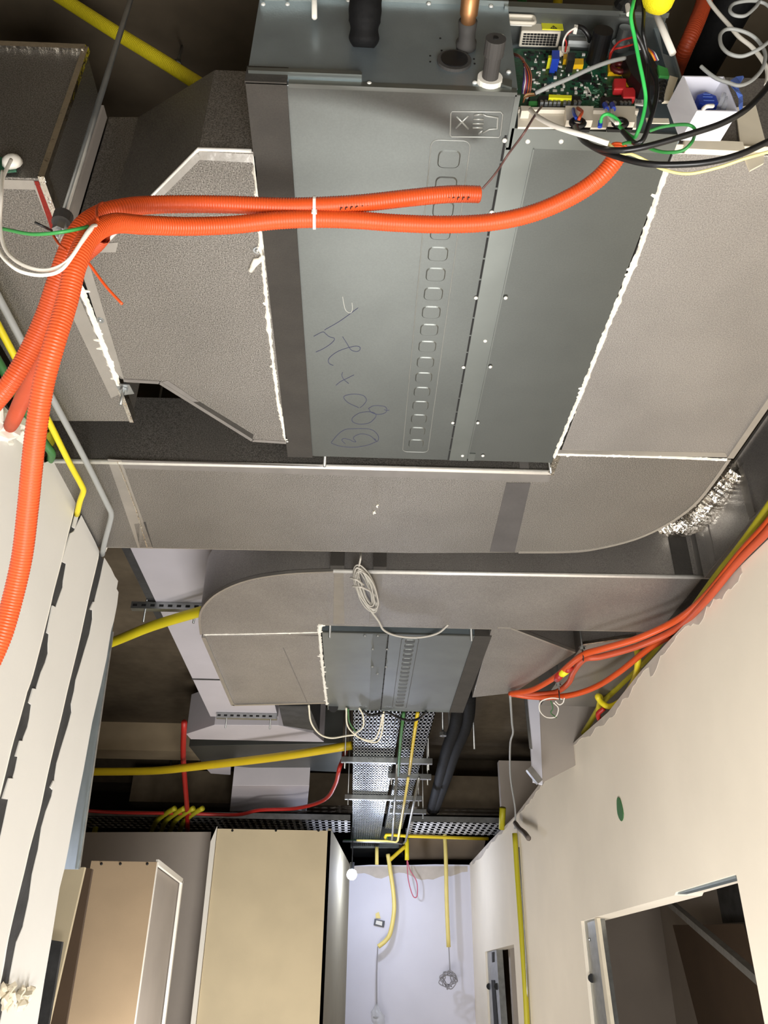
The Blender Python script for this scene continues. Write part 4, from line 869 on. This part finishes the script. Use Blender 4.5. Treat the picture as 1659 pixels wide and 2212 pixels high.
# ================================================================== right side conduits
G = 'orange conduits over the right wall'
pipe('orange_conduit', [px(1700, 1070, XR-.02), px(1659, 1130, XR-.02), px(1600, 1195, XR-.02), px(1524, 1288, XR-.03), pz(1460, 1340, 3.06), pz(1380, 1378, 3.05), pz(1300, 1402, 3.05), pz(1262, 1413, 3.06), pz(1235, 1432, 3.08), pz(1200, 1462, 3.1), pz(1150, 1490, 3.12), pz(1102, 1499, 3.15)], .015, ORANGE, 'upper orange conduit curving along the right wall top with yellow marker', G, 'conduit', 8)
pipe('orange_conduit', [px(1700, 1088, XR-.02), px(1659, 1146, XR-.02), px(1592, 1215, XR-.02), px(1522, 1300, XR-.03), pz(1460, 1358, 3.06), pz(1380, 1395, 3.05), pz(1300, 1418, 3.05), pz(1262, 1424, 3.06), pz(1240, 1450, 3.1), pz(1228, 1475, 3.12), pz(1200, 1495, 3.14), pz(1150, 1500, 3.15), pz(1104, 1500, 3.16)], .015, ORANGED, 'second orange conduit tied below the upper one at the right', G, 'conduit', 8)
pipe('orange_conduit', [pz(1445, 1375, 3.12), pz(1400, 1402, 3.12), pz(1340, 1450, 3.1), pz(1290, 1482, 3.1), pz(1240, 1500, 3.1), pz(1190, 1506, 3.12), pz(1145, 1505, 3.14), pz(1105, 1499, 3.16)], .0155, ORANGE, 'lowest orange conduit sagging beside the right wall', G, 'conduit', 8)
mk = thing('marker_tape', 'yellow marker band with red ends on the orange conduit', 'tape', pz(1216, 1452, 3.1))
for a, b, m, nm in (((1203, 1466), (1210, 1458), RED, 'red_band'), ((1209, 1459), (1222, 1449), LABELY, 'yellow_band'), ((1221, 1450), (1230, 1442), RED, 'red_band')):
    MB().cyl(pz(a[0], a[1], 3.096), pz(b[0], b[1], 3.082), .0195, 14).build(nm, m, mk, smooth=True)
for (u, v), lab in zip(((1259, 1416), (1208, 1502), (1521, 1292)), ('black cable tie round the orange conduits by the tapered duct corner', 'grey cable tie round the lowest orange conduits', 'black cable tie on the orange conduits at the wall corner')):
    c = pz(u, v, 3.06); ring = [c+V((.022*math.cos(k*math.pi/6)*.3, .03*math.cos(k*math.pi/6), .024*math.sin(k*math.pi/6))) for k in range(12)]
    tag(MB().tube(ring, .0028, 6, closed=True).build('cable_tie', BLACK, smooth=True), lab, 'cable tie', 'cable ties')
for q, lab in (((1258, 1400), 'small steel bolt and nut beside the upper tie'), ((1207, 1478), 'small steel bolt and nut above the lowest tie')):
    c = pz(*q, 3.12); t = thing('hanger_bolt', lab, 'bolt', c); MB().cyl(c-V((0,0,.03)), c+V((0,0,.2)), .005, 8).build('bolt_shaft', STEEL, t); MB().cyl(c-V((0,0,.01)), c+V((0,0,.003)), .013, 6).build('nut', STEEL, t)
    MB().cyl(c+V((0,0,.003)), c+V((0,0,.006)), .018, 12).build('washer', STEEL, t)
G = 'yellow conduits over the right wall'
pipe('yellow_conduit', [px(1700, 1040, XR), px(1659, 1098, XR), px(1600, 1180, XR), px(1552, 1240, XR), px(1500, 1312, XR)], .016, mat('olive_yellow', (184, 176, 40), .5), 'upper yellow conduit beside the orange pair at the right wall top', G, 'conduit', 6)
pipe('yellow_conduit', [pz(1367, 1355, 3.3), pz(1375, 1395, 3.2), pz(1378, 1430, 3.12), pz(1370, 1470, 3.1), pz(1345, 1510, 3.1), pz(1318, 1526, 3.1), pz(1300, 1518, 3.12), pz(1291, 1505, 3.14), pz(1297, 1508, 3.16), pz(1292, 1535, 3.16)], .0165, YEL, 'yellow conduit with a hooked loop beside the right wall', G, 'conduit', 8)
pipe('yellow_conduit', [pz(1440, 1370, 3.2), pz(1400, 1420, 3.2), pz(1340, 1480, 3.2), pz(1300, 1520, 3.18), pz(1275, 1560, 3.16), pz(1250, 1600, 3.15), pz(1225, 1640, 3.12)], .0155, mat('olive_yellow', (184, 176, 40), .5), 'olive yellow conduit running down behind the hooked loop', G, 'conduit', 8)
pipe('red_clip', [pz(1305, 1530, 3.1), pz(1292, 1542, 3.08), pz(1297, 1556, 3.06), pz(1308, 1552, 3.06)], .014, RED, 'small red plastic clip below the yellow hook', None, 'clip', 5)
lump('white_rag', [pz(1240, 1600, 3.12), pz(1225, 1620, 3.12)], SEAL, None, .02, 12); tag(bpy.data.objects['white_rag'], 'crumpled white rag on the right wall top', 'rag')
for k, (m, pts, lab) in enumerate(((WHITEP, ((1215, 1510), (1190, 1508), (1168, 1516), (1166, 1535), (1180, 1549), (1200, 1548), (1206, 1530), (1196, 1518)), 'larger white wire ring hanging under the lowest orange conduit'),
                                   (WHITEP, ((1200, 1515), (1208, 1522), (1216, 1518), (1219, 1508)), 'small white wire hook beside the wire ring'),
                                   (GREEN, ((1190, 1515), (1194, 1530), (1190, 1540), (1202, 1550)), 'short green wire in the hanging wire ring'))):
    wire('hanging_wire', [pz(u, v, 3.05) for u, v in pts], .0035, m, lab, 'wire', 'loose wires below the right conduits')

# ================================================================== smaller unit
t = thing('ceiling_air_handler', 'smaller galvanised ceiling air handler farther down the corridor', 'air handler', (.22, 4.4, ZB)); B = t
BX0, BX1, BY0, BY1 = -.19, .635, 3.79, 4.99
GALVB = mat('galvanised_sheet_cool', (146, 152, 152), .4, .85, .06, 5, .03, 300)
MB().box(BX0, BX1, BY0, BY1, ZB, 3.48).build('casing', GALVB, B, bevel=.003)
MB().box(BX0, BX1-.08, BY0-.004, BY0, ZB+.006, 3.47).build('end_panel', GALVD, B)
MB().box(BX0, BX1-.08, BY0-.008, BY0+.004, ZB-.004, ZB+.004).build('panel_lip', GALVF, B)
MB().box(BX1-.08, BX1+.003, BY0-.01, BY1+.003, ZB-.005, 3.47).build('sealing_strip', FOAM, B)
xj = pz(834, 1420, ZB).x
for k in range(15):
    MB().box(xj-.003, xj+.003, BY0+.01+k*.079, BY0+.08+k*.079, ZB-.004, ZB-.0).build('joint_slot', SLOT, B)
xi = pz(803, 1420, ZB).x
MB().box(xi, xj-.006, BY0+.01, BY1-.005, ZB-.003, ZB).build('flange_strip', GALVF, B)
xq = pz(880, 1420, ZB).x
for k in range(17):
    a = rrect(xq, BY0+.09+k*.063, .05, .042, .012, ZB); b = rrect(xq, BY0+.09+k*.063, .045, .037, .01, ZB-.0018)
    MB().ext(a, None, b).build('embossed_pad', GALV, B)
rim(rrect(xq, BY0+.60, .085, 1.09, .014, ZB), .0016, 'embossed_border', B, GALV)
for q in ((805, 1402), (836, 1402), (804, 1440), (834, 1440), (815, 1455), (788, 1373), (816, 1373)):
    MB().dome(pz(*q, ZB-.003), (0, 0, -1), .008, 8).build('screw_head', STEEL, B)
MB().cyl(pz(720, 1528, ZB-.002), pz(720, 1528, ZB-.006), .03, 12).build('grommet', SLOT, B)
rod((BX1-.1, BY0-.03, 3.14), (BX1-.1, BY0-.03, CEIL), .006, B); rod((BX0+.04, BY0-.03, 3.14), (BX0+.04, BY0-.03, CEIL), .006, B)
MB().box(BX0, BX1, BY1-.002, BY1+.006, ZB-.004, ZB+.004).build('panel_lip', GALVF, B)
# cable coil and cable to it
t = thing('cable_coil', 'hank of grey-white cable hanging under the second cross duct', 'cable', pz(790, 1280, ZB-.03))
rnd = random.Random(3); cu, cv = 789, 1272
for k in range(9):
    a_ = (20, 17, 14, 18, 11, 8, 15, 12, 6)[k]; b_ = (54, 50, 47, 44, 48, 42, 52, 40, 36)[k]; rot = math.radians(22+rnd.uniform(-3, 3))
    ou, ov = rnd.uniform(-3, 4), rnd.uniform(-3, 3); P = []
    for j in range(14):
        th = 2*math.pi*j/14; x = a_*math.cos(th); y_ = b_*math.sin(th)
        P.append(pz(cu+ou+x*math.cos(rot)+y_*math.sin(rot)+rnd.uniform(-1, 1), cv+ov-x*math.sin(rot)+y_*math.cos(rot), ZB-.018-.005*(k % 4)))
    MB().tube(cr(P, 4, True), .0034, 6, closed=True).build('cable_turn', mat('pale_cable', (176, 172, 163), .5), t, smooth=True)
for (a, b) in (((757, 1248), (786, 1264)), ((762, 1266), (800, 1277))):
    wire('binding_turn', [pz(a[0], a[1], ZB-.04), pz((a[0]+b[0])/2, (a[1]+b[1])/2-3, ZB-.06), pz(b[0], b[1], ZB-.04)], .0045, mat('pale_cable', (212, 208, 198), .5), parent=t)
wire('cable_tail', [pz(778, 1185, ZA+.15), pz(779, 1205, ZB-.01), pz(774, 1228, ZB-.02)], .0042, mat('pale_cable', (212, 208, 198), .5), parent=t)
wire('cable_tail', [pz(800, 1318, ZB-.02), pz(818, 1342, ZB-.02), pz(830, 1362, ZB-.02), pz(860, 1374, ZB-.02), pz(905, 1377, ZB-.02), pz(945, 1368, ZB-.015), pz(968, 1350, ZB+.0)], .0052, mat('pale_cable', (212, 208, 198), .5), parent=t)
# wires under the smaller unit
G = 'wires hanging from the smaller unit'
cream = mat('cream_wire', (232, 226, 204), .45)
for k, (pts, m, r, lab) in enumerate(((((667, 1524), (672, 1560), (690, 1585), (715, 1594), (750, 1589), (770, 1587)), cream, .006, 'cream wire sagging from the supply duct edge'),
        (((748, 1530), (750, 1565), (765, 1585), (790, 1600), (815, 1602), (825, 1580), (829, 1538)), cream, .0055, 'outer cream wire loop under the unit'),
        (((776, 1530), (784, 1545), (784, 1570), (768, 1586), (785, 1597), (808, 1598), (820, 1575), (827, 1540)), cream, .0055, 'inner cream wire loop under the unit'),
        (((784, 1536), (800, 1545), (825, 1540), (840, 1540), (860, 1550), (885, 1557), (905, 1552), (921, 1538)), BLACK, .008, 'thick black wire loop at the unit far edge'),
        (((752, 1532), (755, 1560), (768, 1580)), GREEN, .005, 'thin green wire beside the cream loops'))):
    wire('hanging_wire', [pz(u, v, ZB-.015) for u, v in pts], r, m, lab, 'wire', G)

# ================================================================== cable trays
ZT = 3.32
TRL = mat('lit_tray', (205, 203, 200), .6, .2, .06, 8)  # paler than the steel trays: the lit underside is painted in
def tray(name, x0, x1, y0, y1, z, nx, py_, label='', sl=.34, gap=.48, along='y', m=STEEL):
    if along == 'x': sl, gap = .25, .45
    t = thing(name, label, 'cable tray', ((x0+x1)/2, (y0+y1)/2, z))
    mb = MB(); W, L = (x1-x0, y1-y0) if along == 'y' else (y1-y0, x1-x0); cw = W/nx; ny = int(L/py_)
    def P(a, b, c=0): return (x0+a, y0+b, z+c) if along == 'y' else (x0+b, y0+a, z+c)
    # longitudinal ribs
    for i in range(nx+1):
        a0 = max(0, i*cw-cw*(1-sl)/2); a1 = min(W, i*cw+cw*(1-sl)/2)
        mb.ext([P(a0, 0), P(a1, 0), P(a1, L), P(a0, L)], (0, 0, .002))
    for j in range(ny+1):
        b0 = max(0, j*py_-py_*(1-gap)/2); b1 = min(L, j*py_+py_*(1-gap)/2)
        mb.ext([P(0, b0), P(W, b0), P(W, b1), P(0, b1)], (0, 0, .0016))
    mb.build('perforated_floor', m, t)
    for s_ in (0, W-.003): MB().ext([P(s_, 0), P(s_+.003, 0), P(s_+.003, L), P(s_, L)], (0, 0, .06)).build('side_rail', STEEL, t)
    return t
a = pz(762, 1600, ZT).x; b = pz(858, 1600, ZT).x; c = pz(868, 1600, ZT).x; d = pz(926, 1600, ZT).x
y1 = pz(765, 1795, ZT).y
yt = pz(765, 1755, ZT).y
tray('cable_tray', a, b, 5.05, y1+1.2, ZT, 13, .085, 'wider perforated steel cable tray running down the corridor')
tray('cable_tray', c, d, 5.05, y1, ZT+.03, 7, .085, 'narrower perforated steel cable tray with conduits clipped below')
struct(MB().box(a-.2, d+.3, 5.0, 12.5, 3.62, 3.66).build('ceiling_void_panel', CHASE)) if 0 else None
yb2, ya = pz(500, 1794, ZT+.02).y, pz(500, 1768, ZT+.02).y
tray('cable_tray', -4.2, a-.02, ya, yb2, ZT+.02, 5, .07, m=TRL, label='perforated tray crossing to the left above the beige column', along='x')
tray('cable_tray', d+.05, 2.2, ya, yb2, ZT+.02, 5, .07, m=TRL, label='perforated tray crossing to the right toward the right wall', along='x')
for (u0, v0, u1, v1), lab in zip(((737, 1641, 934, 1643), (838, 1675, 931, 1678), (745, 1721, 911, 1724), (842, 1753, 921, 1751)), ('nearest strut channel under both trays', 'short strut channel below the narrow tray', 'third strut channel under both trays', 'farthest short strut channel near the tray end')):
    p, q = pz(u0, v0, ZT-.02), pz(u1, v1, ZT-.02); y = (p.y+q.y)/2
    t = thing('strut_channel', lab, 'strut', ((p.x+q.x)/2, y, ZT-.02), 'strut channels under the trays')
    MB().box(p.x, q.x, y-.02, y+.02, ZT-.045, ZT-.004).build('channel', STEEL, t)
    for x in (p.x+.03, q.x-.03): rod((x, y, ZT-.09), (x, y, CEIL), .006, t)
G = 'conduits clipped under the narrow tray'
for (pts, m, r, lab) in ((((872, 1540), (865, 1600), (860, 1675)), GREEN, .011, 'dark green conduit under the trays'),
                         (((902, 1540), (893, 1600), (884, 1672)), YEL2, .012, 'mustard conduit under the narrow tray'),
                         (((858, 1650), (848, 1800), (846, 1815)), STEEL, .011, 'leftmost silver conduit below the trays'),
                         (((882, 1680), (862, 1800), (857, 1818), (840, 1817), (770, 1815)), PALEY, .012, 'pale yellow conduit turning left at the tray end'),
                         (((905, 1680), (880, 1800), (872, 1822), (850, 1820), (740, 1817)), STEEL, .012, 'right silver conduit turning left at the tray end')):
    pipe('conduit_pipe', [pz(u, v, ZT-.06) for u, v in pts], r, m, lab, G, 'conduit', 2)
for (pts, z, m, r, lab) in ((((835, 1815), (835, 1803), (880, 1806), (1055, 1812)), ZT-.02, YEL2, .018, 'yellow pipe running right below the crossing tray'),
        (((742, 1816), (830, 1816), (833, 1804)), ZT-.02, GREEN, .014, 'green pipe beside the yellow pipe at the tray end')):
    pipe('cross_pipe', [pz(u, v, z) for u, v in pts], r, m, lab, 'pipes at the tray end', 'pipe', 2)
# black insulated bundle right of trays
for k, (dx, lab) in enumerate(((0, 'left black insulated pipe hanging beside the trays'), (24, 'right black insulated pipe hanging beside the trays'))):
    pipe('insulated_pipe', [pz(990+dx, 1500, 3.6), pz(985+dx, 1560, 3.55), pz(965+dx*.8, 1620, 3.5), pz(950+dx*.6, 1680, 3.5), pz(932+dx*.3, 1750, 3.5)], .05, BLACKM, lab, 'black insulated pipes', 'pipe', 6)
# hanging rods right of tray
for (u, v0, v1, lab) in ((957, 1530, 1590, 'thick hanger rod with a nut right of the trays'), (972, 1530, 1612, 'middle hanger rod in the dark void'), (1025, 1510, 1618, 'right hanger rod in the dark void'), (745, 1530, 1655, 'left hanger rod beside the wide tray')):
    p = pz(u, v1, 3.5); t = thing('hanger_rod', lab, 'rod', p, 'hanger rods'); rod(p, (p.x, p.y, CEIL), .009, t, 'rod_shaft')
    if u == 957: MB().cyl(p, p+V((0,0,.03)), .03, 6).build('nut', STEEL, t)
# far services: small duct, rods, pipes over far wall
t = duct('small_duct', 'short dull steel duct over the far wall below the trays', uz(3.3, (757, 1832), (862, 1832), (872, 1852), (765, 1852)), 3.3, 3.55, GALV)
t = duct('dark_beam', 'dark boxed bulkhead over the far end of the corridor', [V((-2.5, 9.6, 3.55)), V((2.6, 9.6, 3.55)), V((2.6, 10.0, 3.55)), V((-2.5, 10.0, 3.55))], 3.55, 3.9, CONC, 'beam')
tag(facing([(880, 1800), (1050, 1810), (1040, 1856), (880, 1856)], 11.4, .1, 'brown_board', BROWN), 'brown board behind the pipes above the far wall', 'board')
# far yellow conduits hanging
G = 'yellow conduits hanging over the far wall'
YW = 10.5
pipe('yellow_conduit', [py(838, 1845, YW), py(843, 1880, YW), py(850, 1930, YW), py(851, 1970, YW), py(843, 2015, YW), py(832, 2033, YW), py(817, 2045, YW)], .025, PALEY, 'curved pale yellow conduit hanging before the far wall', G, 'conduit', 8)
pipe('yellow_conduit', [py(960, 1790, YW), py(963, 1850, YW), py(965, 1950, YW), py(969, 2046, YW)], .024, PALEY, 'straight yellow conduit hanging at the middle of the far wall', G, 'conduit', 4)
pipe('yellow_conduit', [py(879, 1808, YW), py(879, 1858, YW)], .026, YEL, 'short bright yellow conduit stub with red band', G, 'conduit')
pipe('yellow_conduit', [py(814, 1830, YW), py(814, 1868, YW)], .022, PALEY, 'shortest yellow conduit stub above the far wall', G, 'conduit')
pipe('yellow_conduit', [py(876, 1828, YW), py(862, 1840, YW), py(842, 1858, YW)], .022, YEL2, 'yellow conduit slanting to the curved one', G, 'conduit')
wire('red_wire', [py(879, 1858, YW), py(882, 1900, YW), py(892, 1935, YW), py(901, 1935, YW), py(900, 1905, YW), py(886, 1880, YW), py(880, 1858, YW)], .006, mat('rose_wire', (190, 90, 110), .5), 'thin red wire loop hanging from the bright yellow stub', 'wire')
pw = mat('grey_thin_wire', (150, 148, 152), .5)
wire('thin_wire', [py(816, 2045, YW), py(814, 2100, YW), py(814, 2172, YW)], .007, pw, 'thin white wire hanging from the curved yellow conduit', 'wire')
t = thing('lamp_bag', 'clear plastic bag bulb hanging on the thin white wire at the bottom', 'bag', py(816, 2190, YW))
MB().tube([py(815, 2168, YW), py(812, 2185, YW), py(817, 2200, YW), py(822, 2222, YW)], .05, 12, rf=lambda i: (.01, .055, .075, .05)[i]).build('bag', GLASS, t, smooth=True)
MB().dome(py(812, 2196, YW), (0, 0, -1), .03).build('lamp_holder', GREYP, t)
t = thing('wire_coil', 'tangled thin grey wire coil hanging from the straight yellow conduit', 'wire', py(970, 2115, YW))
MB().tube(cr([py(969, 2036, YW), py(971, 2075, YW), py(972, 2100, YW)], 4), .007, 6).build('wire_drop', pw, t, smooth=True)
for k in range(6):
    P = [py(968+rnd.uniform(-6, 8)+(9+k*1.6)*math.cos(th), 2116+rnd.uniform(-5, 5)+(12+k)*math.sin(th), YW-.02*k) for th in [2*math.pi*j/9 for j in range(9)]]
    MB().tube(cr(P, 4, True), .0055, 5, closed=True).build('wire_turn', pw, t, smooth=True)
t = thing('socket_box', 'small open socket box and tag on the far wall', 'socket', py(818, 1993, YF-.02))
MB().ext([py(u, v, YF-.001) for u, v in ((809, 1985), (831, 1990), (829, 2003), (807, 1998))], (0, -.03, 0)).build('box_frame', BLACK, t)
MB().ext([py(u, v, YF-.03) for u, v in ((813, 1988), (826, 1991), (825, 2000), (811, 1996))], (0, -.004, 0)).build('socket_face', LABELW, t)
MB().ext([py(u, v, YF-.001) for u, v in ((811, 1974), (818, 1970), (822, 1984), (812, 1984))], (0, -.02, 0)).build('tag', PALEY, t)
# lit work lamp
lp = py(760, 1889, 9.6)
t = thing('work_lamp', 'bright white work lamp shining at the corner of the far wall', 'lamp', lp)
s_ = MB(); s_.tube([lp+V((0, 0, .055*math.cos(a))) for a in [k*math.pi/8 for k in range(9)]], .05, 14, rf=lambda i: max(.001, .055*math.sin(i*math.pi/8)))
s_.build('lamp_bulb', LAMP, t, smooth=True)
MB().cyl(lp+V((0, 0, .05)), lp+V((0, 0, .12)), .025, 10).build('lamp_holder', BLACK, t)
MB().cyl(lp+V((0, 0, .12)), (lp.x, lp.y, 3.55), .006, 6).build('lamp_flex', BLACK, t)
plo.location = lp+V((.32, -.10, -.05))
# right wall: yellow vertical conduit, grey wire and connector
YY = mat('olive_yellow', (184, 176, 40), .5)
pipe('yellow_conduit', [px(1112, 1800, XR-.03), px(1118, 1900, XR-.03), px(1127, 2020, XR-.03), px(1135, 2140, XR-.03), px(1140, 2240, XR-.03)], .022, YY, 'yellow conduit running vertically down the right wall', None, 'conduit', 4)
pipe('yellow_conduit', [px(1086, 1745, XR-.02), px(1084, 1790, XR-.02)], .03, YY, 'short yellow conduit end on the right wall top', None, 'conduit', 2)
pipe('grey_wire', [pz(1102, 1502, 3.15), pz(1106, 1560, 3.2), pz(1108, 1583, 3.2), pz(1102, 1610, 3.2), pz(1103, 1680, 3.2), px(1113, 1748, XR-.06), px(1112, 1790, XR-.05)], .007, GREYP, 'long grey wire hanging from the conduits down to the right wall', None, 'wire', 6)
wire('torn_sleeve', [px(1113, 1778, XR-.05), px(1122, 1790, XR-.06), px(1132, 1798, XR-.07), px(1142, 1811, XR-.08)], .020, mat('grey_sleeve', (112, 104, 98), .7), 'torn grey cable sleeve sticking out of the right wall', 'sleeve')
pipe('steel_rod', [px(1121, 1830, XR-.02), px(1133, 2020, XR-.02), px(1143, 2240, XR-.02)], .005, STEEL, 'thin steel rod beside the vertical yellow conduit', None, 'rod', 2)

# ================================================================== background left
ZD = 3.6
dl = pz(460, 1560, ZD).x; drr = pz(600, 1548, ZD).x; ye1 = pz(460, 1548, ZD).y
t = thing('ceiling_duct', 'long lavender-grey duct running back over the left side', 'duct', ((dl+drr)/2, 5, ZD))
MB().box(dl, drr, 3.0, ye1, ZD, ZD+.3).build('duct_body', mat('painted_duct', (196, 192, 198), .6, .2, .04, 3), t, bevel=.003)
for v in (1467,): 
    y = pz(440, v, ZD).y; MB().box(dl-.003, drr, y-.01, y+.01, ZD-.004, ZD+.3).build('duct_joint', CHASE, t)
MB().box(dl-.05, dl-.003, 3.6, 4.8, ZD+.01, ZD+.05).build('angle_strip', CHASE, t)
for (u0, u1, v, lab) in ((285, 440, 1308, 'slotted strut channel under the left ceiling duct, nearer one'), (468, 598, 1545, 'strut channel under the left ceiling duct, farther one')):
    p, q = pz(u0, v, ZD-.02), pz(u1, v, ZD-.02)
    t = thing('strut_channel', lab, 'strut', ((p.x+q.x)/2, p.y, ZD-.03), 'strut channels under the left duct')
    MB().box(p.x, q.x, p.y-.02, p.y+.02, ZD-.045, ZD-.003).build('channel', STEEL, t)
    n = int((q.x-p.x)/.05)
    for k in range(n): MB().box(p.x+.01+k*.05, p.x+.035+k*.05, p.y-.0215, p.y-.02, ZD-.032, ZD-.018).build('channel_slot', SLOT, t)
    rod((p.x+.08, p.y, ZD-.12), (p.x+.08, p.y, CEIL), .006, t); rod((q.x-.05, p.y, ZD-.12), (q.x-.05, p.y, CEIL), .006, t)
PD = MC['painted_duct']
duct('flared_duct', 'flared end of the left ceiling duct above the far unit', uz(ZD, (463, 1566), (601, 1567), (677, 1584), (700, 1603), (412, 1597), (402, 1586)), ZD, ZD+.35, PD)
duct('distant_unit', 'blue-grey ceiling unit beyond the flared duct on the left', uz(ZD+.02, (408, 1612), (740, 1606), (735, 1668), (560, 1660), (438, 1650)), ZD+.02, ZD+.35, GALV, 'air handler')
duct('distant_duct', 'square grey duct end hanging far left of the trays', uz(3.45, (502, 1697), (668, 1697), (662, 1756), (496, 1754)), 3.45, 3.75, PD)
duct('distant_segment', 'low dim duct segment beside the square duct end', uz(3.6, (440, 1655), (498, 1655), (498, 1674), (455, 1671)), 3.6, 3.8, PD)
duct('dark_unit', 'black recessed unit between the left duct and the trays', uz(3.5, (602, 1526), (668, 1526), (690, 1580), (612, 1568)), 3.5, 3.8, CHASE, 'air handler'); p = pz(640, 1550, 3.8); rod((p.x, p.y, 3.79), (p.x, p.y, CEIL), .006, bpy.data.objects['dark_unit'])
G = 'yellow conduits over the left side'
pipe('yellow_conduit', [pz(150, 1420, 3.5), pz(243, 1387, 3.5), pz(330, 1352, 3.5), pz(436, 1320, 3.5), pz(520, 1295, 3.5)], .03, YEL, 'nearer yellow conduit reaching the rounded duct elbow', G, 'conduit', 4)
pipe('yellow_conduit', [pz(120, 1668, 3.4), pz(200, 1667, 3.4), pz(330, 1665, 3.4), pz(430, 1655, 3.4), pz(600, 1635, 3.4), pz(760, 1610, 3.42)], .034, YEL2, 'farther long yellow conduit leading to the wide tray', G, 'conduit', 5)
pipe('red_pipe', [pz(398, 1560, 3.6), pz(396, 1640, 3.5), pz(404, 1745, 3.3), pz(405, 1790, 3.24), pz(405, 1805, 3.18)], .024, RED, 'red conduit crossing under the yellow conduit on the left', 'red conduits', 'conduit', 4)
pipe('red_pipe', [pz(u, v, 3.28) for u, v in ((150, 1748), (250, 1755), (400, 1757), (510, 1760), (560, 1750), (640, 1746), (700, 1728), (724, 1695), (733, 1660))]+[pz(742, 1636, 3.45), pz(752, 1610, 3.6)], .017, RED, 'long red conduit running level above the far left tray', 'red conduits', 'conduit', 5)
for k in range(4):
    u = 330+k*20
    pipe('yellow_conduit', [pz(u-2, 1796, 3.28), pz(u+8, 1774, 3.28), pz(u+30, 1756, 3.28), pz(u+48, 1746, 3.30)], .026, mat('olive_yellow', (184, 176, 40), .5), ('leftmost', 'second', 'third', 'rightmost')[k]+' of four yellow conduits curling over the left tray', 'curling yellow conduits', 'conduit', 5)
pipe('yellow_conduit', [pz(185, 1772, 3.4), pz(200, 1775, 3.4), pz(207, 1785, 3.35), pz(204, 1798, 3.3)], .03, mat('olive_yellow', (184, 176, 40), .5), 'small yellow conduit hook by the left stud', None, 'conduit', 5)
for (u, v0, lab) in ((352, 1770, 'left thin hanger rod far left'), (372, 1770, 'middle thin hanger rod far left'), (415, 1765, 'right thin hanger rod far left')):
    p = pz(u, v0, 3.45); t = thing('hanger_rod', lab, 'rod', p, 'hanger rods'); rod(p, (p.x, p.y, CEIL), .012, t, 'rod_shaft')
# slab beams (downstands) across the void, part of the ceiling
for (v, zb, d_, m) in ((1622, 3.95, .35, CONC), (1692, 3.9, .5, CONC)):
    y = pz(300, v, zb).y
    struct(MB().box(-5.8, -.4 if v < 1690 else 5.8, y-.02, y+d_, zb, CEIL).build('trim_beam', mat('lit_concrete', (170, 152, 124), .9, 0, .08, 3) if v < 1650 else m))  # first beam gets a paler colour in place of light on its underside
struct(MB().box(-1.9, -1.55, -2, 3.2, 3.75, CEIL).build('trim_beam', CONC))
# anchor bolt in the slab at top left
p = pz(393, 100, CEIL); t = thing('anchor_bolt', 'small anchor bolt hanging from the dark slab at top left', 'bolt', p)
rod(p, p-V((0,0,.09)), .005, t, 'bolt_shaft'); MB().cyl(p-V((0,0,.085)), p-V((0,0,.1)), .012, 6).build('nut', STEEL, t)
# dark pipes behind the large unit top right
pipe('dark_pipe', [V((1.0, .8, 3.9)), V((.75, 2.2, 3.9))], .06, BLACKM, 'dark insulated pipe in the void above the return duct', None, 'pipe', 2)
for x, m in ((.36, GREEN), (.45, YEL2)): pipe('upper_conduit', [V((x, 1.25, 3.7)), V((x, .6, 4.1))], .012, m, ('green' if m is GREEN else 'yellow')+' conduit just visible above the electrical box', None, 'conduit', 2)
